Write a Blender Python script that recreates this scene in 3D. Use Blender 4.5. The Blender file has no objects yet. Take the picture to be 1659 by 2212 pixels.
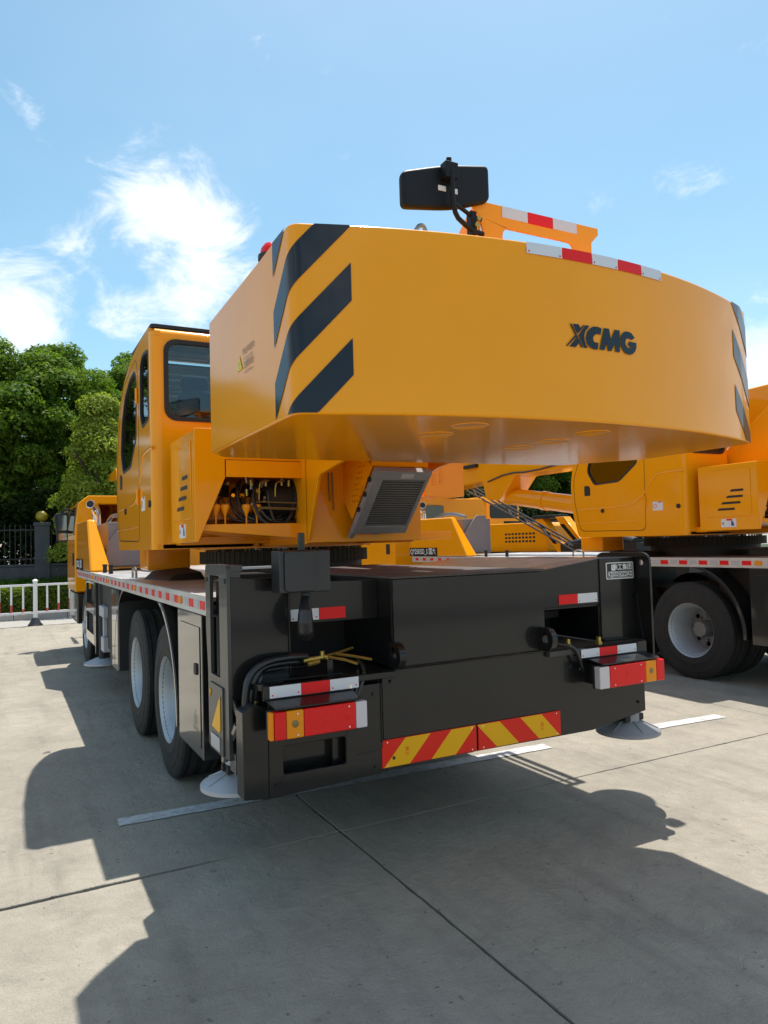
import bpy, math, random
import numpy as np
from mathutils import Vector, Matrix
from mathutils.geometry import tessellate_polygon
R = math.radians
rng = random.Random(7)
SC = bpy.context.scene
COL = SC.collection

# ------------------------------------------------------------------ camera
cd = bpy.data.cameras.new('camera'); cam = bpy.data.objects.new('camera', cd); COL.objects.link(cam)
CAM = (-2.1895, -3.1930, 1.6115); YAW, PITCH, ROLL, FPX = .4839, .0439, -.0282, 1562.5
_f = Vector((math.sin(YAW)*math.cos(PITCH), math.cos(YAW)*math.cos(PITCH), math.sin(PITCH)))
_r = Vector((math.cos(YAW), -math.sin(YAW), 0)); _u = _r.cross(_f)
_r2 = _r*math.cos(ROLL)+_u*math.sin(ROLL); _u2 = _u*math.cos(ROLL)-_r*math.sin(ROLL)
cam.matrix_world = Matrix(((_r2.x, _u2.x, -_f.x, CAM[0]), (_r2.y, _u2.y, -_f.y, CAM[1]), (_r2.z, _u2.z, -_f.z, CAM[2]), (0, 0, 0, 1)))
cd.sensor_fit = 'HORIZONTAL'; cd.sensor_width = 36; cd.lens = FPX/1659*36
cd.clip_start = .05; cd.clip_end = 3000
SC.camera = cam
SC.render.resolution_x, SC.render.resolution_y = 768, 1024

# ------------------------------------------------------------------ light and sky
SUNV = Vector((.26, .26, 1)).normalized()
EL = math.asin(SUNV.z); AZ = math.atan2(SUNV.x, SUNV.y)
sd = bpy.data.lights.new('sun', 'SUN'); sd.energy = 3.45; sd.angle = R(.53); sd.color = (1, .95, .87)
sun = bpy.data.objects.new('sun', sd); COL.objects.link(sun); sun.location = (6, 6, 25)
sun.rotation_euler = SUNV.to_track_quat('Z', 'Y').to_euler()
SC.view_settings.view_transform = 'Standard'; SC.view_settings.look = 'None'
SC.view_settings.exposure = .83; SC.view_settings.gamma = 1; SC.view_settings.use_curve_mapping = False
W = bpy.data.worlds.new('World'); SC.world = W; W.use_nodes = True
nt = W.node_tree; nt.nodes.clear()
def N(nt, t, **k):
    n = nt.nodes.new(t)
    for a, b in k.items(): setattr(n, a, b)
    return n
def world():
    L = nt.links
    out = N(nt, 'ShaderNodeOutputWorld'); bg = N(nt, 'ShaderNodeBackground'); bg.inputs[1].default_value = .1005
    sky = N(nt, 'ShaderNodeTexSky', sky_type='NISHITA', sun_disc=False, sun_elevation=EL, sun_rotation=AZ)
    sky.air_density = 1.0; sky.dust_density = 1.0; sky.ozone_density = 1.0; sky.altitude = 0
    tc = N(nt, 'ShaderNodeTexCoord')
    def math_(op, a, b=None, clamp=False):
        m = N(nt, 'ShaderNodeMath', operation=op, use_clamp=clamp)
        for i, v in enumerate((a, b)):
            if v is None: continue
            if isinstance(v, (int, float)): m.inputs[i].default_value = v
            else: L.new(v, m.inputs[i])
        return m.outputs[0]
    mp = N(nt, 'ShaderNodeMapping'); mp.inputs['Scale'].default_value = (1, 1, 1.5); mp.inputs['Rotation'].default_value = (.25, -.35, .3)
    L.new(tc.outputs['Generated'], mp.inputs[0])
    def noise(sc, det, rough, dist, lac=2.1):
        n = N(nt, 'ShaderNodeTexNoise'); n.inputs['Scale'].default_value = sc; n.inputs['Detail'].default_value = det
        n.inputs['Roughness'].default_value = rough; n.inputs['Distortion'].default_value = dist; n.inputs['Lacunarity'].default_value = lac
        L.new(mp.outputs[0], n.inputs['Vector']); return n.outputs['Fac']
    n1 = noise(9, 10, .64, .45); n2 = noise(2.1, 3, .5, .4)
    # cumulus clouds seen over the crane, each a soft mound broken up by noise; the rest are added out of view to brighten shaded faces
    tot = None
    fill_clouds = ()
    for i in range(26):
        z = .10+.62*((i*.381966) % 1); th = 2.39996*i; d = Vector((math.sqrt(1-z*z)*math.cos(th), math.sqrt(1-z*z)*math.sin(th), z))
        if d.dot(_f) < .66: fill_clouds += ((tuple(d), 20+14*((i*7) % 3), .42),)
    for d, w, a in (((.172, .884, .437), 260, .40), ((.225, .897, .380), 330, .50), ((.185, .900, .405), 300, .45), ((.225, .925, .315), 260, .36), ((.15, .925, .345), 900, .22),
                    ((.012, .958, .285), 240, .36), ((.155, .945, .29), 300, .30), ((.07, .921, .383), 900, .26), ((.81, .548, .18), 260, .45)) + fill_clouds:
        v = Vector(d).normalized()
        dt = N(nt, 'ShaderNodeVectorMath', operation='DOT_PRODUCT'); dt.inputs[1].default_value = v
        L.new(tc.outputs['Generated'], dt.inputs[0])
        e = math_('EXPONENT', math_('MULTIPLY', math_('SUBTRACT', dt.outputs['Value'], 1.0), float(w)))
        g = math_('MULTIPLY', e, a)
        tot = g if tot is None else math_('MAXIMUM', tot, g)
    dens = math_('ADD', math_('MULTIPLY', math_('SUBTRACT', n1, .5), 1.25), tot)
    mr = N(nt, 'ShaderNodeMapRange', interpolation_type='SMOOTHSTEP'); L.new(dens, mr.inputs[0])
    mr.inputs[1].default_value = .15; mr.inputs[2].default_value = .50
    # thin high veil
    mv = N(nt, 'ShaderNodeMapRange', interpolation_type='SMOOTHSTEP'); L.new(n2, mv.inputs[0])
    mv.inputs[1].default_value = .42; mv.inputs[2].default_value = .78; mv.inputs[4].default_value = .10
    hs = N(nt, 'ShaderNodeHueSaturation'); hs.inputs['Hue'].default_value = .474; hs.inputs['Saturation'].default_value = 1.12; hs.inputs['Value'].default_value = 1.0
    L.new(sky.outputs[0], hs.inputs['Color'])
    m1 = N(nt, 'ShaderNodeMixRGB'); L.new(mv.outputs[0], m1.inputs[0]); L.new(hs.outputs[0], m1.inputs[1]); m1.inputs[2].default_value = (5.2, 6.2, 7.0, 1)
    m2 = N(nt, 'ShaderNodeMixRGB'); m2.inputs[2].default_value = (6.3, 6.65, 7.1, 1)
    L.new(math_('MULTIPLY', mr.outputs[0], .9), m2.inputs[0]); L.new(m1.outputs[0], m2.inputs[1])
    L.new(m2.outputs[0], bg.inputs[0]); L.new(bg.outputs[0], out.inputs[0])
world()

# ------------------------------------------------------------------ materials
def mat(name, col, rough=.5, metal=0., coat=0., var=.0, vscale=6., bump=0., bscale=200., spec=.5, rvar=0., dirt=0., dcol=(.12, .10, .08), coat_r=.06, coat_ior=1.5):
    m = bpy.data.materials.new(name); m.use_nodes = True; t = m.node_tree; L = t.links
    b = t.nodes['Principled BSDF']
    b.inputs['Base Color'].default_value = (*col, 1); b.inputs['Roughness'].default_value = rough; b.inputs['Metallic'].default_value = metal
    b.inputs['Specular IOR Level'].default_value = spec; b.inputs['Coat Weight'].default_value = coat; b.inputs['Coat Roughness'].default_value = coat_r
    tc = N(t, 'ShaderNodeTexCoord')
    def nz(s, d=5, r=.6):
        n = N(t, 'ShaderNodeTexNoise'); n.inputs['Scale'].default_value = s; n.inputs['Detail'].default_value = d; n.inputs['Roughness'].default_value = r
        L.new(tc.outputs['Object'], n.inputs['Vector']); return n.outputs['Fac']
    cur = None
    if var:
        n = nz(vscale); r = N(t, 'ShaderNodeMapRange'); L.new(n, r.inputs[0])
        r.inputs[1].default_value = .25; r.inputs[2].default_value = .75; r.inputs[3].default_value = 1-var; r.inputs[4].default_value = 1+var
        mx = N(t, 'ShaderNodeVectorMath', operation='SCALE'); mx.inputs[0].default_value = col; L.new(r.outputs[0], mx.inputs['Scale'])
        cur = mx.outputs[0]
    if dirt:
        n = nz(2.3, 8, .68); r = N(t, 'ShaderNodeMapRange'); L.new(n, r.inputs[0])
        r.inputs[1].default_value = .50; r.inputs[2].default_value = .80; r.inputs[4].default_value = dirt
        mx = N(t, 'ShaderNodeMixRGB'); L.new(r.outputs[0], mx.inputs[0]); mx.inputs[2].default_value = (*dcol, 1)
        if cur is None: mx.inputs[1].default_value = (*col, 1)
        else: L.new(cur, mx.inputs[1])
        cur = mx.outputs[0]
    b.inputs['Coat IOR'].default_value = coat_ior
    if cur is not None: L.new(cur, b.inputs['Base Color'])
    if rvar:
        r = N(t, 'ShaderNodeMapRange'); L.new(nz(4, 6), r.inputs[0]); r.inputs[1].default_value = .3; r.inputs[2].default_value = .7
        r.inputs[3].default_value = max(.02, rough-rvar); r.inputs[4].default_value = rough+rvar; L.new(r.outputs[0], b.inputs['Roughness'])
    if bump:
        bp = N(t, 'ShaderNodeBump'); bp.inputs['Strength'].default_value = bump; bp.inputs['Distance'].default_value = .01
        L.new(nz(bscale, 3), bp.inputs['Height']); L.new(bp.outputs[0], b.inputs['Normal'])
        if coat: L.new(bp.outputs[0], b.inputs['Coat Normal'])
    return m
M = {}
M['orange'] = mat('orange_paint', (.93, .345, .0012), .45, coat=1., var=.03, vscale=2.5, rvar=.05, bump=.02, bscale=9, coat_r=.11, spec=.05, dirt=.02, dcol=(.45, .28, .12), coat_ior=1.36)
M['black'] = mat('black_paint', (.009, .0088, .0088), .4, coat=.55, var=.15, vscale=7, rvar=.08, bump=.012, bscale=60, dirt=.30, dcol=(.020, .018, .016), coat_r=.09, spec=.2)
M['gloss'] = mat('gloss_black_paint', (.008, .008, .008), .3, coat=1., bump=.01, bscale=20, dirt=.2, dcol=(.03, .027, .024), coat_r=.05)
M['dark'] = mat('dark_steel', (.012, .012, .013), .6, var=.2, dirt=.4, dcol=(.03, .027, .024))
M['mirrorback'] = mat('black_plastic', (.008, .008, .010), .5, spec=.25, bump=.03, bscale=150)
M['post'] = mat('post_paint', (.040, .039, .038), .45, coat=.3, var=.2, dirt=.4, dcol=(.075, .07, .062))
M['rimdisc'] = mat('wheel_disc', (.19, .20, .21), .45, metal=.3, var=.15, dirt=.4, dcol=(.09, .085, .08))
M['hook'] = mat('hook_paint', (.010, .011, .014), .45, coat=.3, var=.2, rvar=.1)
M['decal'] = mat('navy_black_film', (.006, .009, .016), .4, coat=.6, coat_r=.06, spec=.15)
M['rubber'] = mat('tyre_rubber', (.016, .016, .016), .75, var=.2, vscale=20, bump=.15, bscale=90, dirt=.55, dcol=(.045, .040, .035))
M['rim'] = mat('wheel_grey', (.42, .45, .48), .4, metal=.3, var=.08, rvar=.1, dirt=.35, dcol=(.2, .19, .18))
M['alu'] = mat('aluminium', (.66, .66, .65), .42, metal=.75, var=.05, rvar=.1, dirt=.25, dcol=(.35, .33, .30))
M['steel'] = mat('polished_steel', (.30, .30, .29), .22, metal=.9, rvar=.08, dirt=.2, dcol=(.16, .14, .12))
M['chrome'] = mat('chrome', (.7, .7, .7), .12, metal=1., rvar=.05)
M['mirrorglass'] = mat('mirror_silvering', (.34, .35, .36), .08, metal=1.)
M['rust'] = mat('dusty_black_plate', (.060, .050, .045), .6, var=.3, vscale=5, dirt=.8, dcol=(.105, .088, .074))
M['coolerframe'] = mat('cooler_grey', (.27, .265, .275), .5, var=.12, dirt=.35, dcol=(.24, .20, .17))
M['fin'] = mat('cooler_fin', (.20, .20, .20), .45, metal=.3)
M['greyplate'] = mat('grey_cover', (.23, .21, .22), .5, var=.05)
M['hose'] = mat('rubber_hose', (.010, .011, .014), .38, coat=.25)
M['brass'] = mat('yellow_zinc', (.50, .37, .09), .38, metal=.8, var=.2, vscale=30, dirt=.3)
M['dullbrass'] = mat('dull_pipe', (.26, .17, .06), .45, metal=.5, var=.2, vscale=30)
M['red'] = mat('lens_red', (.80, .010, .010), .3, coat=.25, spec=.2, bump=.25, bscale=120)
M['amber'] = mat('lens_amber', (.85, .27, .003), .3, coat=.25, spec=.2, bump=.25, bscale=120)
M['clear'] = mat('lens_clear', (.62, .56, .58), .2, coat=.7, bump=.2, bscale=120)
M['tapered'] = mat('reflective_red', (.80, .012, .014), .4, coat=.1, spec=.2, bump=.05, bscale=300)
M['tapewhite'] = mat('reflective_white', (.66, .66, .70), .35, coat=.4, bump=.05, bscale=300, dirt=.12)
M['tapesilver'] = mat('reflective_silver', (.46, .45, .45), .4, coat=.2)
M['boardyellow'] = mat('board_yellow', (.86, .42, .004), .4, coat=.1, spec=.2, dirt=.06)
M['boardred'] = mat('board_red', (.78, .022, .010), .4, coat=.1, spec=.2, dirt=.06)
M['white'] = mat('white_label', (.72, .72, .72), .5)
M['lettersilver'] = mat('silver_lettering', (.72, .74, .74), .45)
M['print'] = mat('grey_print', (.10, .09, .085), .5)
M['printyellow'] = mat('yellow_print', (.70, .62, .08), .5)
M['printblue'] = mat('blue_print', (.05, .06, .25), .5)
M['seat'] = mat('seat_fabric', (.018, .035, .10), .85, var=.15)
M['blind'] = mat('grey_blind', (.40, .42, .42), .7)
M['whitepaint'] = mat('white_enamel', (.78, .78, .80), .35, coat=.3, var=.03, dirt=.12, dcol=(.5, .47, .42))
M['redsleeve'] = mat('red_sleeve', (.55, .06, .05), .4, coat=.2)
M['base'] = mat('rubber_base', (.045, .045, .052), .5)
M['padgrey'] = mat('galvanised_pad', (.44, .45, .48), .5, metal=.15, var=.1, dirt=.35, dcol=(.25, .22, .2))
M['ring'] = mat('bearing_steel', (.022, .018, .010), .6, metal=.3, var=.3, vscale=30)
M['stone'] = mat('grey_stone', (.075, .08, .09), .85, var=.25, vscale=5, bump=.5, bscale=20)
M['iron'] = mat('black_iron', (.010, .010, .011), .5)
M['globe'] = mat('yellow_globe', (.34, .26, .015), .4, coat=.2)
M['bark'] = mat('bark', (.06, .045, .032), .9, var=.3, vscale=12, bump=.6, bscale=18)
M['blue'] = mat('blue_paint', (.02, .16, .55), .4)
M['kerb'] = mat('kerb_stone', (.34, .325, .30), .85, var=.12, vscale=4, bump=.2, bscale=60)
M['soil'] = mat('grass_soil', (.035, .055, .015), .95, var=.3)

def glass(name, tint, mixmin):
    m = bpy.data.materials.new(name); m.use_nodes = True; t = m.node_tree; L = t.links; t.nodes.clear()
    o = N(t, 'ShaderNodeOutputMaterial'); mx = N(t, 'ShaderNodeMixShader'); tr = N(t, 'ShaderNodeBsdfTransparent'); gl = N(t, 'ShaderNodeBsdfGlossy')
    tr.inputs[0].default_value = (*tint, 1); gl.inputs['Roughness'].default_value = .02
    fr = N(t, 'ShaderNodeFresnel'); fr.inputs[0].default_value = 1.5
    ad = N(t, 'ShaderNodeMath', operation='ADD'); ad.use_clamp = True; ad.inputs[1].default_value = mixmin
    L.new(fr.outputs[0], ad.inputs[0]); L.new(ad.outputs[0], mx.inputs[0]); L.new(tr.outputs[0], mx.inputs[1]); L.new(gl.outputs[0], mx.inputs[2]); L.new(mx.outputs[0], o.inputs[0])
    return m
M['glass'] = glass('window_glass', (.72, .80, .80), .03)
M['tint'] = glass('tinted_glass', (.45, .52, .50), .05)

def leafmat(name, c1, c2, c3):
    m = bpy.data.materials.new(name); m.use_nodes = True; t = m.node_tree; L = t.links
    b = t.nodes['Principled BSDF']; b.inputs['Roughness'].default_value = .6; b.inputs['Specular IOR Level'].default_value = .12
    g = N(t, 'ShaderNodeNewGeometry'); cr = N(t, 'ShaderNodeValToRGB'); e = cr.color_ramp.elements
    e[0].color = (*c1, 1); e[1].color = (*c3, 1); k = e.new(.5); k.color = (*c2, 1)
    tcn = N(t, 'ShaderNodeTexCoord'); nn = N(t, 'ShaderNodeTexNoise'); nn.inputs['Scale'].default_value = .9; nn.inputs['Detail'].default_value = 3; L.new(tcn.outputs['Object'], nn.inputs['Vector'])
    nr = N(t, 'ShaderNodeMapRange'); L.new(nn.outputs['Fac'], nr.inputs[0]); nr.inputs[1].default_value = .35; nr.inputs[2].default_value = .65; nr.inputs[3].default_value = 0; nr.inputs[4].default_value = .5
    m_ = N(t, 'ShaderNodeMath', operation='MULTIPLY_ADD'); L.new(g.outputs['Random Per Island'], m_.inputs[0]); m_.inputs[1].default_value = .5; L.new(nr.outputs[0], m_.inputs[2])
    L.new(m_.outputs[0], cr.inputs[0]); L.new(cr.outputs[0], b.inputs['Base Color'])
    tl = N(t, 'ShaderNodeBsdfTranslucent'); vs = N(t, 'ShaderNodeVectorMath', operation='MULTIPLY'); vs.inputs[1].default_value = (1.5, 1.6, .7)
    L.new(cr.outputs[0], vs.inputs[0]); L.new(vs.outputs[0], tl.inputs[0])
    mx = N(t, 'ShaderNodeMixShader'); mx.inputs[0].default_value = .42
    L.new(b.outputs[0], mx.inputs[1]); L.new(tl.outputs[0], mx.inputs[2]); L.new(mx.outputs[0], t.nodes['Material Output'].inputs[0])
    return m
M['leaf'] = leafmat('leaf_green', (.050, .105, .014), (.105, .185, .022), (.19, .27, .035))
M['leaflight'] = leafmat('leaf_light_green', (.15, .21, .028), (.22, .28, .04), (.30, .35, .07))
M['leafdark'] = leafmat('shaded_leaf', (.012, .022, .006), (.022, .040, .009), (.035, .06, .014))  # darker leaf colour stands in for shade behind the fence
M['hedge'] = leafmat('hedge_leaf', (.06, .10, .012), (.11, .16, .018), (.17, .21, .03))
M['grass'] = leafmat('grass_blade', (.06, .14, .015), (.09, .19, .02), (.13, .24, .04))

def concrete():
    m = bpy.data.materials.new('concrete'); m.use_nodes = True; t = m.node_tree; L = t.links; b = t.nodes['Principled BSDF']
    b.inputs['Roughness'].default_value = .82; b.inputs['Specular IOR Level'].default_value = .3
    tc = N(t, 'ShaderNodeTexCoord')
    def nz(s, d=6, r=.6, dist=0.):
        n = N(t, 'ShaderNodeTexNoise'); n.inputs['Scale'].default_value = s; n.inputs['Detail'].default_value = d; n.inputs['Roughness'].default_value = r; n.inputs['Distortion'].default_value = dist
        L.new(tc.outputs['Object'], n.inputs['Vector']); return n.outputs['Fac']
    def ramp(src, a, b_, lo=0., hi=1.):
        r = N(t, 'ShaderNodeMapRange'); L.new(src, r.inputs[0]); r.inputs[1].default_value = a; r.inputs[2].default_value = b_; r.inputs[3].default_value = lo; r.inputs[4].default_value = hi; return r.outputs[0]
    def mix(f, a, b_, bt='MIX'):
        x = N(t, 'ShaderNodeMixRGB', blend_type=bt)
        if isinstance(f, float): x.inputs[0].default_value = f
        else: L.new(f, x.inputs[0])
        for i, v in ((1, a), (2, b_)):
            if isinstance(v, tuple): x.inputs[i].default_value = (*v, 1)
            else: L.new(v, x.inputs[i])
        return x.outputs[0]
    c = mix(ramp(nz(.55, 5, .6, .4), .3, .7), (.315, .281, .224), (.405, .364, .294))
    c = mix(ramp(nz(2.2, 10, .76), .43, .70, 0, .85), c, (.225, .203, .168))          # stains
    c = mix(ramp(nz(70, 4, .7), .35, .7, 0, .35), c, (.43, .40, .345))           # fine grain
    c = mix(ramp(nz(150, 3, .6), .54, .72, 0, .6), c, (.19, .172, .145))
    def cells(scale, rad, keep, soft=.5):
        v = N(t, 'ShaderNodeTexVoronoi'); v.inputs['Scale'].default_value = scale; v.inputs['Randomness'].default_value = 1.; L.new(wv.outputs[0], v.inputs['Vector'])
        pk = N(t, 'ShaderNodeSeparateColor'); L.new(v.outputs['Color'], pk.inputs[0])
        rr_ = N(t, 'ShaderNodeMath', operation='MULTIPLY'); L.new(pk.outputs[1], rr_.inputs[0]); rr_.inputs[1].default_value = rad
        mr = N(t, 'ShaderNodeMapRange'); L.new(v.outputs['Distance'], mr.inputs[0]); L.new(rr_.outputs[0], mr.inputs[2]); mr.inputs[1].default_value = 0; mr.inputs[3].default_value = 1; mr.inputs[4].default_value = 0
        sm = N(t, 'ShaderNodeMapRange'); L.new(mr.outputs[0], sm.inputs[0]); sm.inputs[1].default_value = 0; sm.inputs[2].default_value = soft
        mm = N(t, 'ShaderNodeMath', operation='MULTIPLY'); L.new(sm.outputs[0], mm.inputs[0]); L.new(ramp(pk.outputs[0], 1-keep, 1-keep+.01), mm.inputs[1]); return mm.outputs[0]
    wn = N(t, 'ShaderNodeTexNoise'); wn.inputs['Scale'].default_value = 16; wn.inputs['Detail'].default_value = 4; L.new(tc.outputs['Object'], wn.inputs['Vector'])
    ws = N(t, 'ShaderNodeVectorMath', operation='SCALE'); L.new(wn.outputs['Color'], ws.inputs[0]); ws.inputs['Scale'].default_value = .07
    wv = N(t, 'ShaderNodeVectorMath', operation='ADD'); L.new(tc.outputs['Object'], wv.inputs[0]); L.new(ws.outputs[0], wv.inputs[1])
    # faint tyre scuffs: noise drawn out along the driving direction
    mp = N(t, 'ShaderNodeMapping'); mp.inputs['Scale'].default_value = (5.5, .55, 1); mp.inputs['Rotation'].default_value = (0, 0, .12); L.new(tc.outputs['Object'], mp.inputs[0])
    sn = N(t, 'ShaderNodeTexNoise'); sn.inputs['Scale'].default_value = 1.; sn.inputs['Detail'].default_value = 7; sn.inputs['Roughness'].default_value = .62; L.new(mp.outputs[0], sn.inputs['Vector'])
    c = mix(ramp(sn.outputs['Fac'], .52, .74, 0, .38), c, (.15, .14, .125))
    pits = cells(9, .22, .10); stones = cells(30, .32, .24); drips = cells(2.3, .13, .40, .25)
    pm = N(t, 'ShaderNodeMath', operation='MULTIPLY'); L.new(pits, pm.inputs[0]); pm.inputs[1].default_value = .5
    sm_ = N(t, 'ShaderNodeMath', operation='MULTIPLY'); L.new(stones, sm_.inputs[0]); sm_.inputs[1].default_value = .75
    dm = N(t, 'ShaderNodeMath', operation='MULTIPLY'); L.new(drips, dm.inputs[0]); dm.inputs[1].default_value = .8
    c = mix(pm.outputs[0], c, (.17, .15, .12)); c = mix(sm_.outputs[0], c, (.13, .12, .11)); c = mix(dm.outputs[0], c, (.07, .065, .06))
    L.new(c, b.inputs['Base Color'])
    def add(x, y):
        h = N(t, 'ShaderNodeMath', operation='ADD'); L.new(x, h.inputs[0]); L.new(y, h.inputs[1]); return h.outputs[0]
    neg = N(t, 'ShaderNodeMath', operation='MULTIPLY'); L.new(pits, neg.inputs[0]); neg.inputs[1].default_value = -1.1
    h = add(add(ramp(nz(11, 9, .68, .8), .3, .7, 0, 1.6), ramp(nz(120, 3, .6), .3, .7, 0, .4)), neg.outputs[0])
    bp = N(t, 'ShaderNodeBump'); bp.inputs['Strength'].default_value = .6; bp.inputs['Distance'].default_value = .014; L.new(h, bp.inputs['Height']); L.new(bp.outputs[0], b.inputs['Normal'])
    return m
M['concrete'] = concrete()
M['tar'] = mat('joint_filler', (.012, .010, .011), .9, var=.3, vscale=8)
M['ground'] = mat('yard_concrete', (.30, .28, .24), .95, var=.2, vscale=.3)
def linemat():
    m = bpy.data.materials.new('worn_line_paint'); m.use_nodes = True; t = m.node_tree; L = t.links; b = t.nodes['Principled BSDF']; b.inputs['Roughness'].default_value = .8
    tc = N(t, 'ShaderNodeTexCoord'); n = N(t, 'ShaderNodeTexNoise'); n.inputs['Scale'].default_value = 14; n.inputs['Detail'].default_value = 9; n.inputs['Roughness'].default_value = .75
    L.new(tc.outputs['Object'], n.inputs['Vector']); r = N(t, 'ShaderNodeMapRange'); L.new(n.outputs['Fac'], r.inputs[0]); r.inputs[1].default_value = .44; r.inputs[2].default_value = .66
    x = N(t, 'ShaderNodeMixRGB'); L.new(r.outputs[0], x.inputs[0]); x.inputs[1].default_value = (.56, .57, .58, 1); x.inputs[2].default_value = (.33, .30, .26, 1); L.new(x.outputs[0], b.inputs['Base Color'])
    return m
M['line'] = linemat()
def chequer():
    m = mat('chequer_plate', (.52, .51, .50), .38, metal=.7, var=.1, rvar=.1, dirt=.4, dcol=(.22, .19, .17)); t = m.node_tree; L = t.links
    tc = N(t, 'ShaderNodeTexCoord'); w = N(t, 'ShaderNodeTexVoronoi'); w.inputs['Scale'].default_value = 28; w.inputs['Randomness'].default_value = .25
    L.new(tc.outputs['Object'], w.inputs['Vector']); bp = N(t, 'ShaderNodeBump'); bp.inputs['Strength'].default_value = .5; bp.inputs['Distance'].default_value = .004; bp.invert = True
    L.new(w.outputs['Distance'], bp.inputs['Height']); L.new(bp.outputs[0], t.nodes['Principled BSDF'].inputs['Normal']); return m
M['chequer'] = chequer()

# ------------------------------------------------------------------ mesh builder
class MB:
    def __init__(s): s.v = []; s.f = []; s.mi = []; s.cur = 0
    def add(s, vs, fs):
        o = len(s.v); s.v += [tuple(p) for p in vs]
        for f in fs: s.f.append(tuple(i+o for i in f)); s.mi.append(s.cur)
        return s
    def mat(s, i): s.cur = i; return s
    def box(s, x0, x1, y0, y1, z0, z1):
        return s.add([(x0, y0, z0), (x1, y0, z0), (x1, y1, z0), (x0, y1, z0), (x0, y0, z1), (x1, y0, z1), (x1, y1, z1), (x0, y1, z1)],
                     [(0, 3, 2, 1), (4, 5, 6, 7), (0, 1, 5, 4), (1, 2, 6, 5), (2, 3, 7, 6), (3, 0, 4, 7)])
    def hexa(s, P): return s.add(P, [(0, 3, 2, 1), (4, 5, 6, 7), (0, 1, 5, 4), (1, 2, 6, 5), (2, 3, 7, 6), (3, 0, 4, 7)])
    def plate(s, outer, a, b, axis, holes=()):
        """polygon with holes, extruded between a and b along axis; 2-D coordinates are the two other axes in xyz order"""
        def P(p, t): return (t, p[0], p[1]) if axis == 'x' else (p[0], t, p[1]) if axis == 'y' else (p[0], p[1], t)
        def area(q): return sum(q[i][0]*q[(i+1) % len(q)][1]-q[(i+1) % len(q)][0]*q[i][1] for i in range(len(q)))
        outer = list(outer)
        if area(outer) < 0: outer.reverse()
        hs = [list(h) if area(h) < 0 else list(h)[::-1] for h in holes]
        flip = axis == 'y'
        if not hs:
            n = len(outer); vs = [P(p, a) for p in outer]+[P(p, b) for p in outer]
            fs = [tuple(range(n))[::-1], tuple(range(n, 2*n))]+[(i, (i+1) % n, n+(i+1) % n, n+i) for i in range(n)]
        else:
            loops = [outer]+hs; flat = [p for l in loops for p in l]; n = len(flat)
            tri = tessellate_polygon([[Vector((p[0], p[1], 0)) for p in l] for l in loops])
            vs = [P(p, a) for p in flat]+[P(p, b) for p in flat]; fs = []
            for t in tri:
                ar = (flat[t[1]][0]-flat[t[0]][0])*(flat[t[2]][1]-flat[t[0]][1])-(flat[t[2]][0]-flat[t[0]][0])*(flat[t[1]][1]-flat[t[0]][1])
                t = t if ar > 0 else t[::-1]
                fs += [tuple(t)[::-1], tuple(i+n for i in t)]
            o = 0
            for l in loops:
                k = len(l); fs += [(o+i, o+(i+1) % k, n+o+(i+1) % k, n+o+i) for i in range(k)]; o += k
        if (b < a) != flip: fs = [f[::-1] for f in fs]
        return s.add(vs, fs)
    def cyl(s, p0, p1, r0, r1=None, n=20, caps=True):
        r1 = r0 if r1 is None else r1; p0, p1 = Vector(p0), Vector(p1); d = (p1-p0).normalized()
        u = d.orthogonal().normalized(); w = d.cross(u)
        ring = lambda p, r: [p+(u*math.cos(2*math.pi*i/n)+w*math.sin(2*math.pi*i/n))*r for i in range(n)]
        fs = [(i, (i+1) % n, n+(i+1) % n, n+i) for i in range(n)]
        if caps: fs += [tuple(range(n))[::-1], tuple(range(n, 2*n))]
        return s.add(ring(p0, r0)+ring(p1, r1), fs)
    def tube(s, pts, r, n=8, smooth=0):
        P = [Vector(p) for p in pts]
        for _ in range(smooth):
            Q = [P[0]]
            for a, b in zip(P, P[1:]): Q += [a*.75+b*.25, a*.25+b*.75]
            P = Q+[P[-1]]
        vs = []; u = None
        for i, p in enumerate(P):
            d = (P[min(i+1, len(P)-1)]-P[max(i-1, 0)]).normalized()
            u = d.orthogonal().normalized() if u is None else (u-d*u.dot(d)).normalized()
            w = d.cross(u); vs += [p+(u*math.cos(2*math.pi*k/n)+w*math.sin(2*math.pi*k/n))*r for k in range(n)]
        fs = [(i*n+k, i*n+(k+1) % n, (i+1)*n+(k+1) % n, (i+1)*n+k) for i in range(len(P)-1) for k in range(n)]
        fs += [tuple(range(n))[::-1], tuple(range((len(P)-1)*n, len(P)*n))]
        return s.add(vs, fs)
    def lathe(s, prof, c, axis, n=32):
        """prof: (radius, offset along axis)"""
        vs = []
        for r, h in prof:
            for k in range(n):
                a = 2*math.pi*k/n; x, y = r*math.cos(a), r*math.sin(a)
                vs.append((c[0]+h, c[1]+x, c[2]+y) if axis == 'x' else (c[0]+y, c[1]+h, c[2]+x) if axis == 'y' else (c[0]+x, c[1]+y, c[2]+h))
        fs = [(i*n+k, i*n+(k+1) % n, (i+1)*n+(k+1) % n, (i+1)*n+k) for i in range(len(prof)-1) for k in range(n)]
        return s.add(vs, fs)
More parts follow.
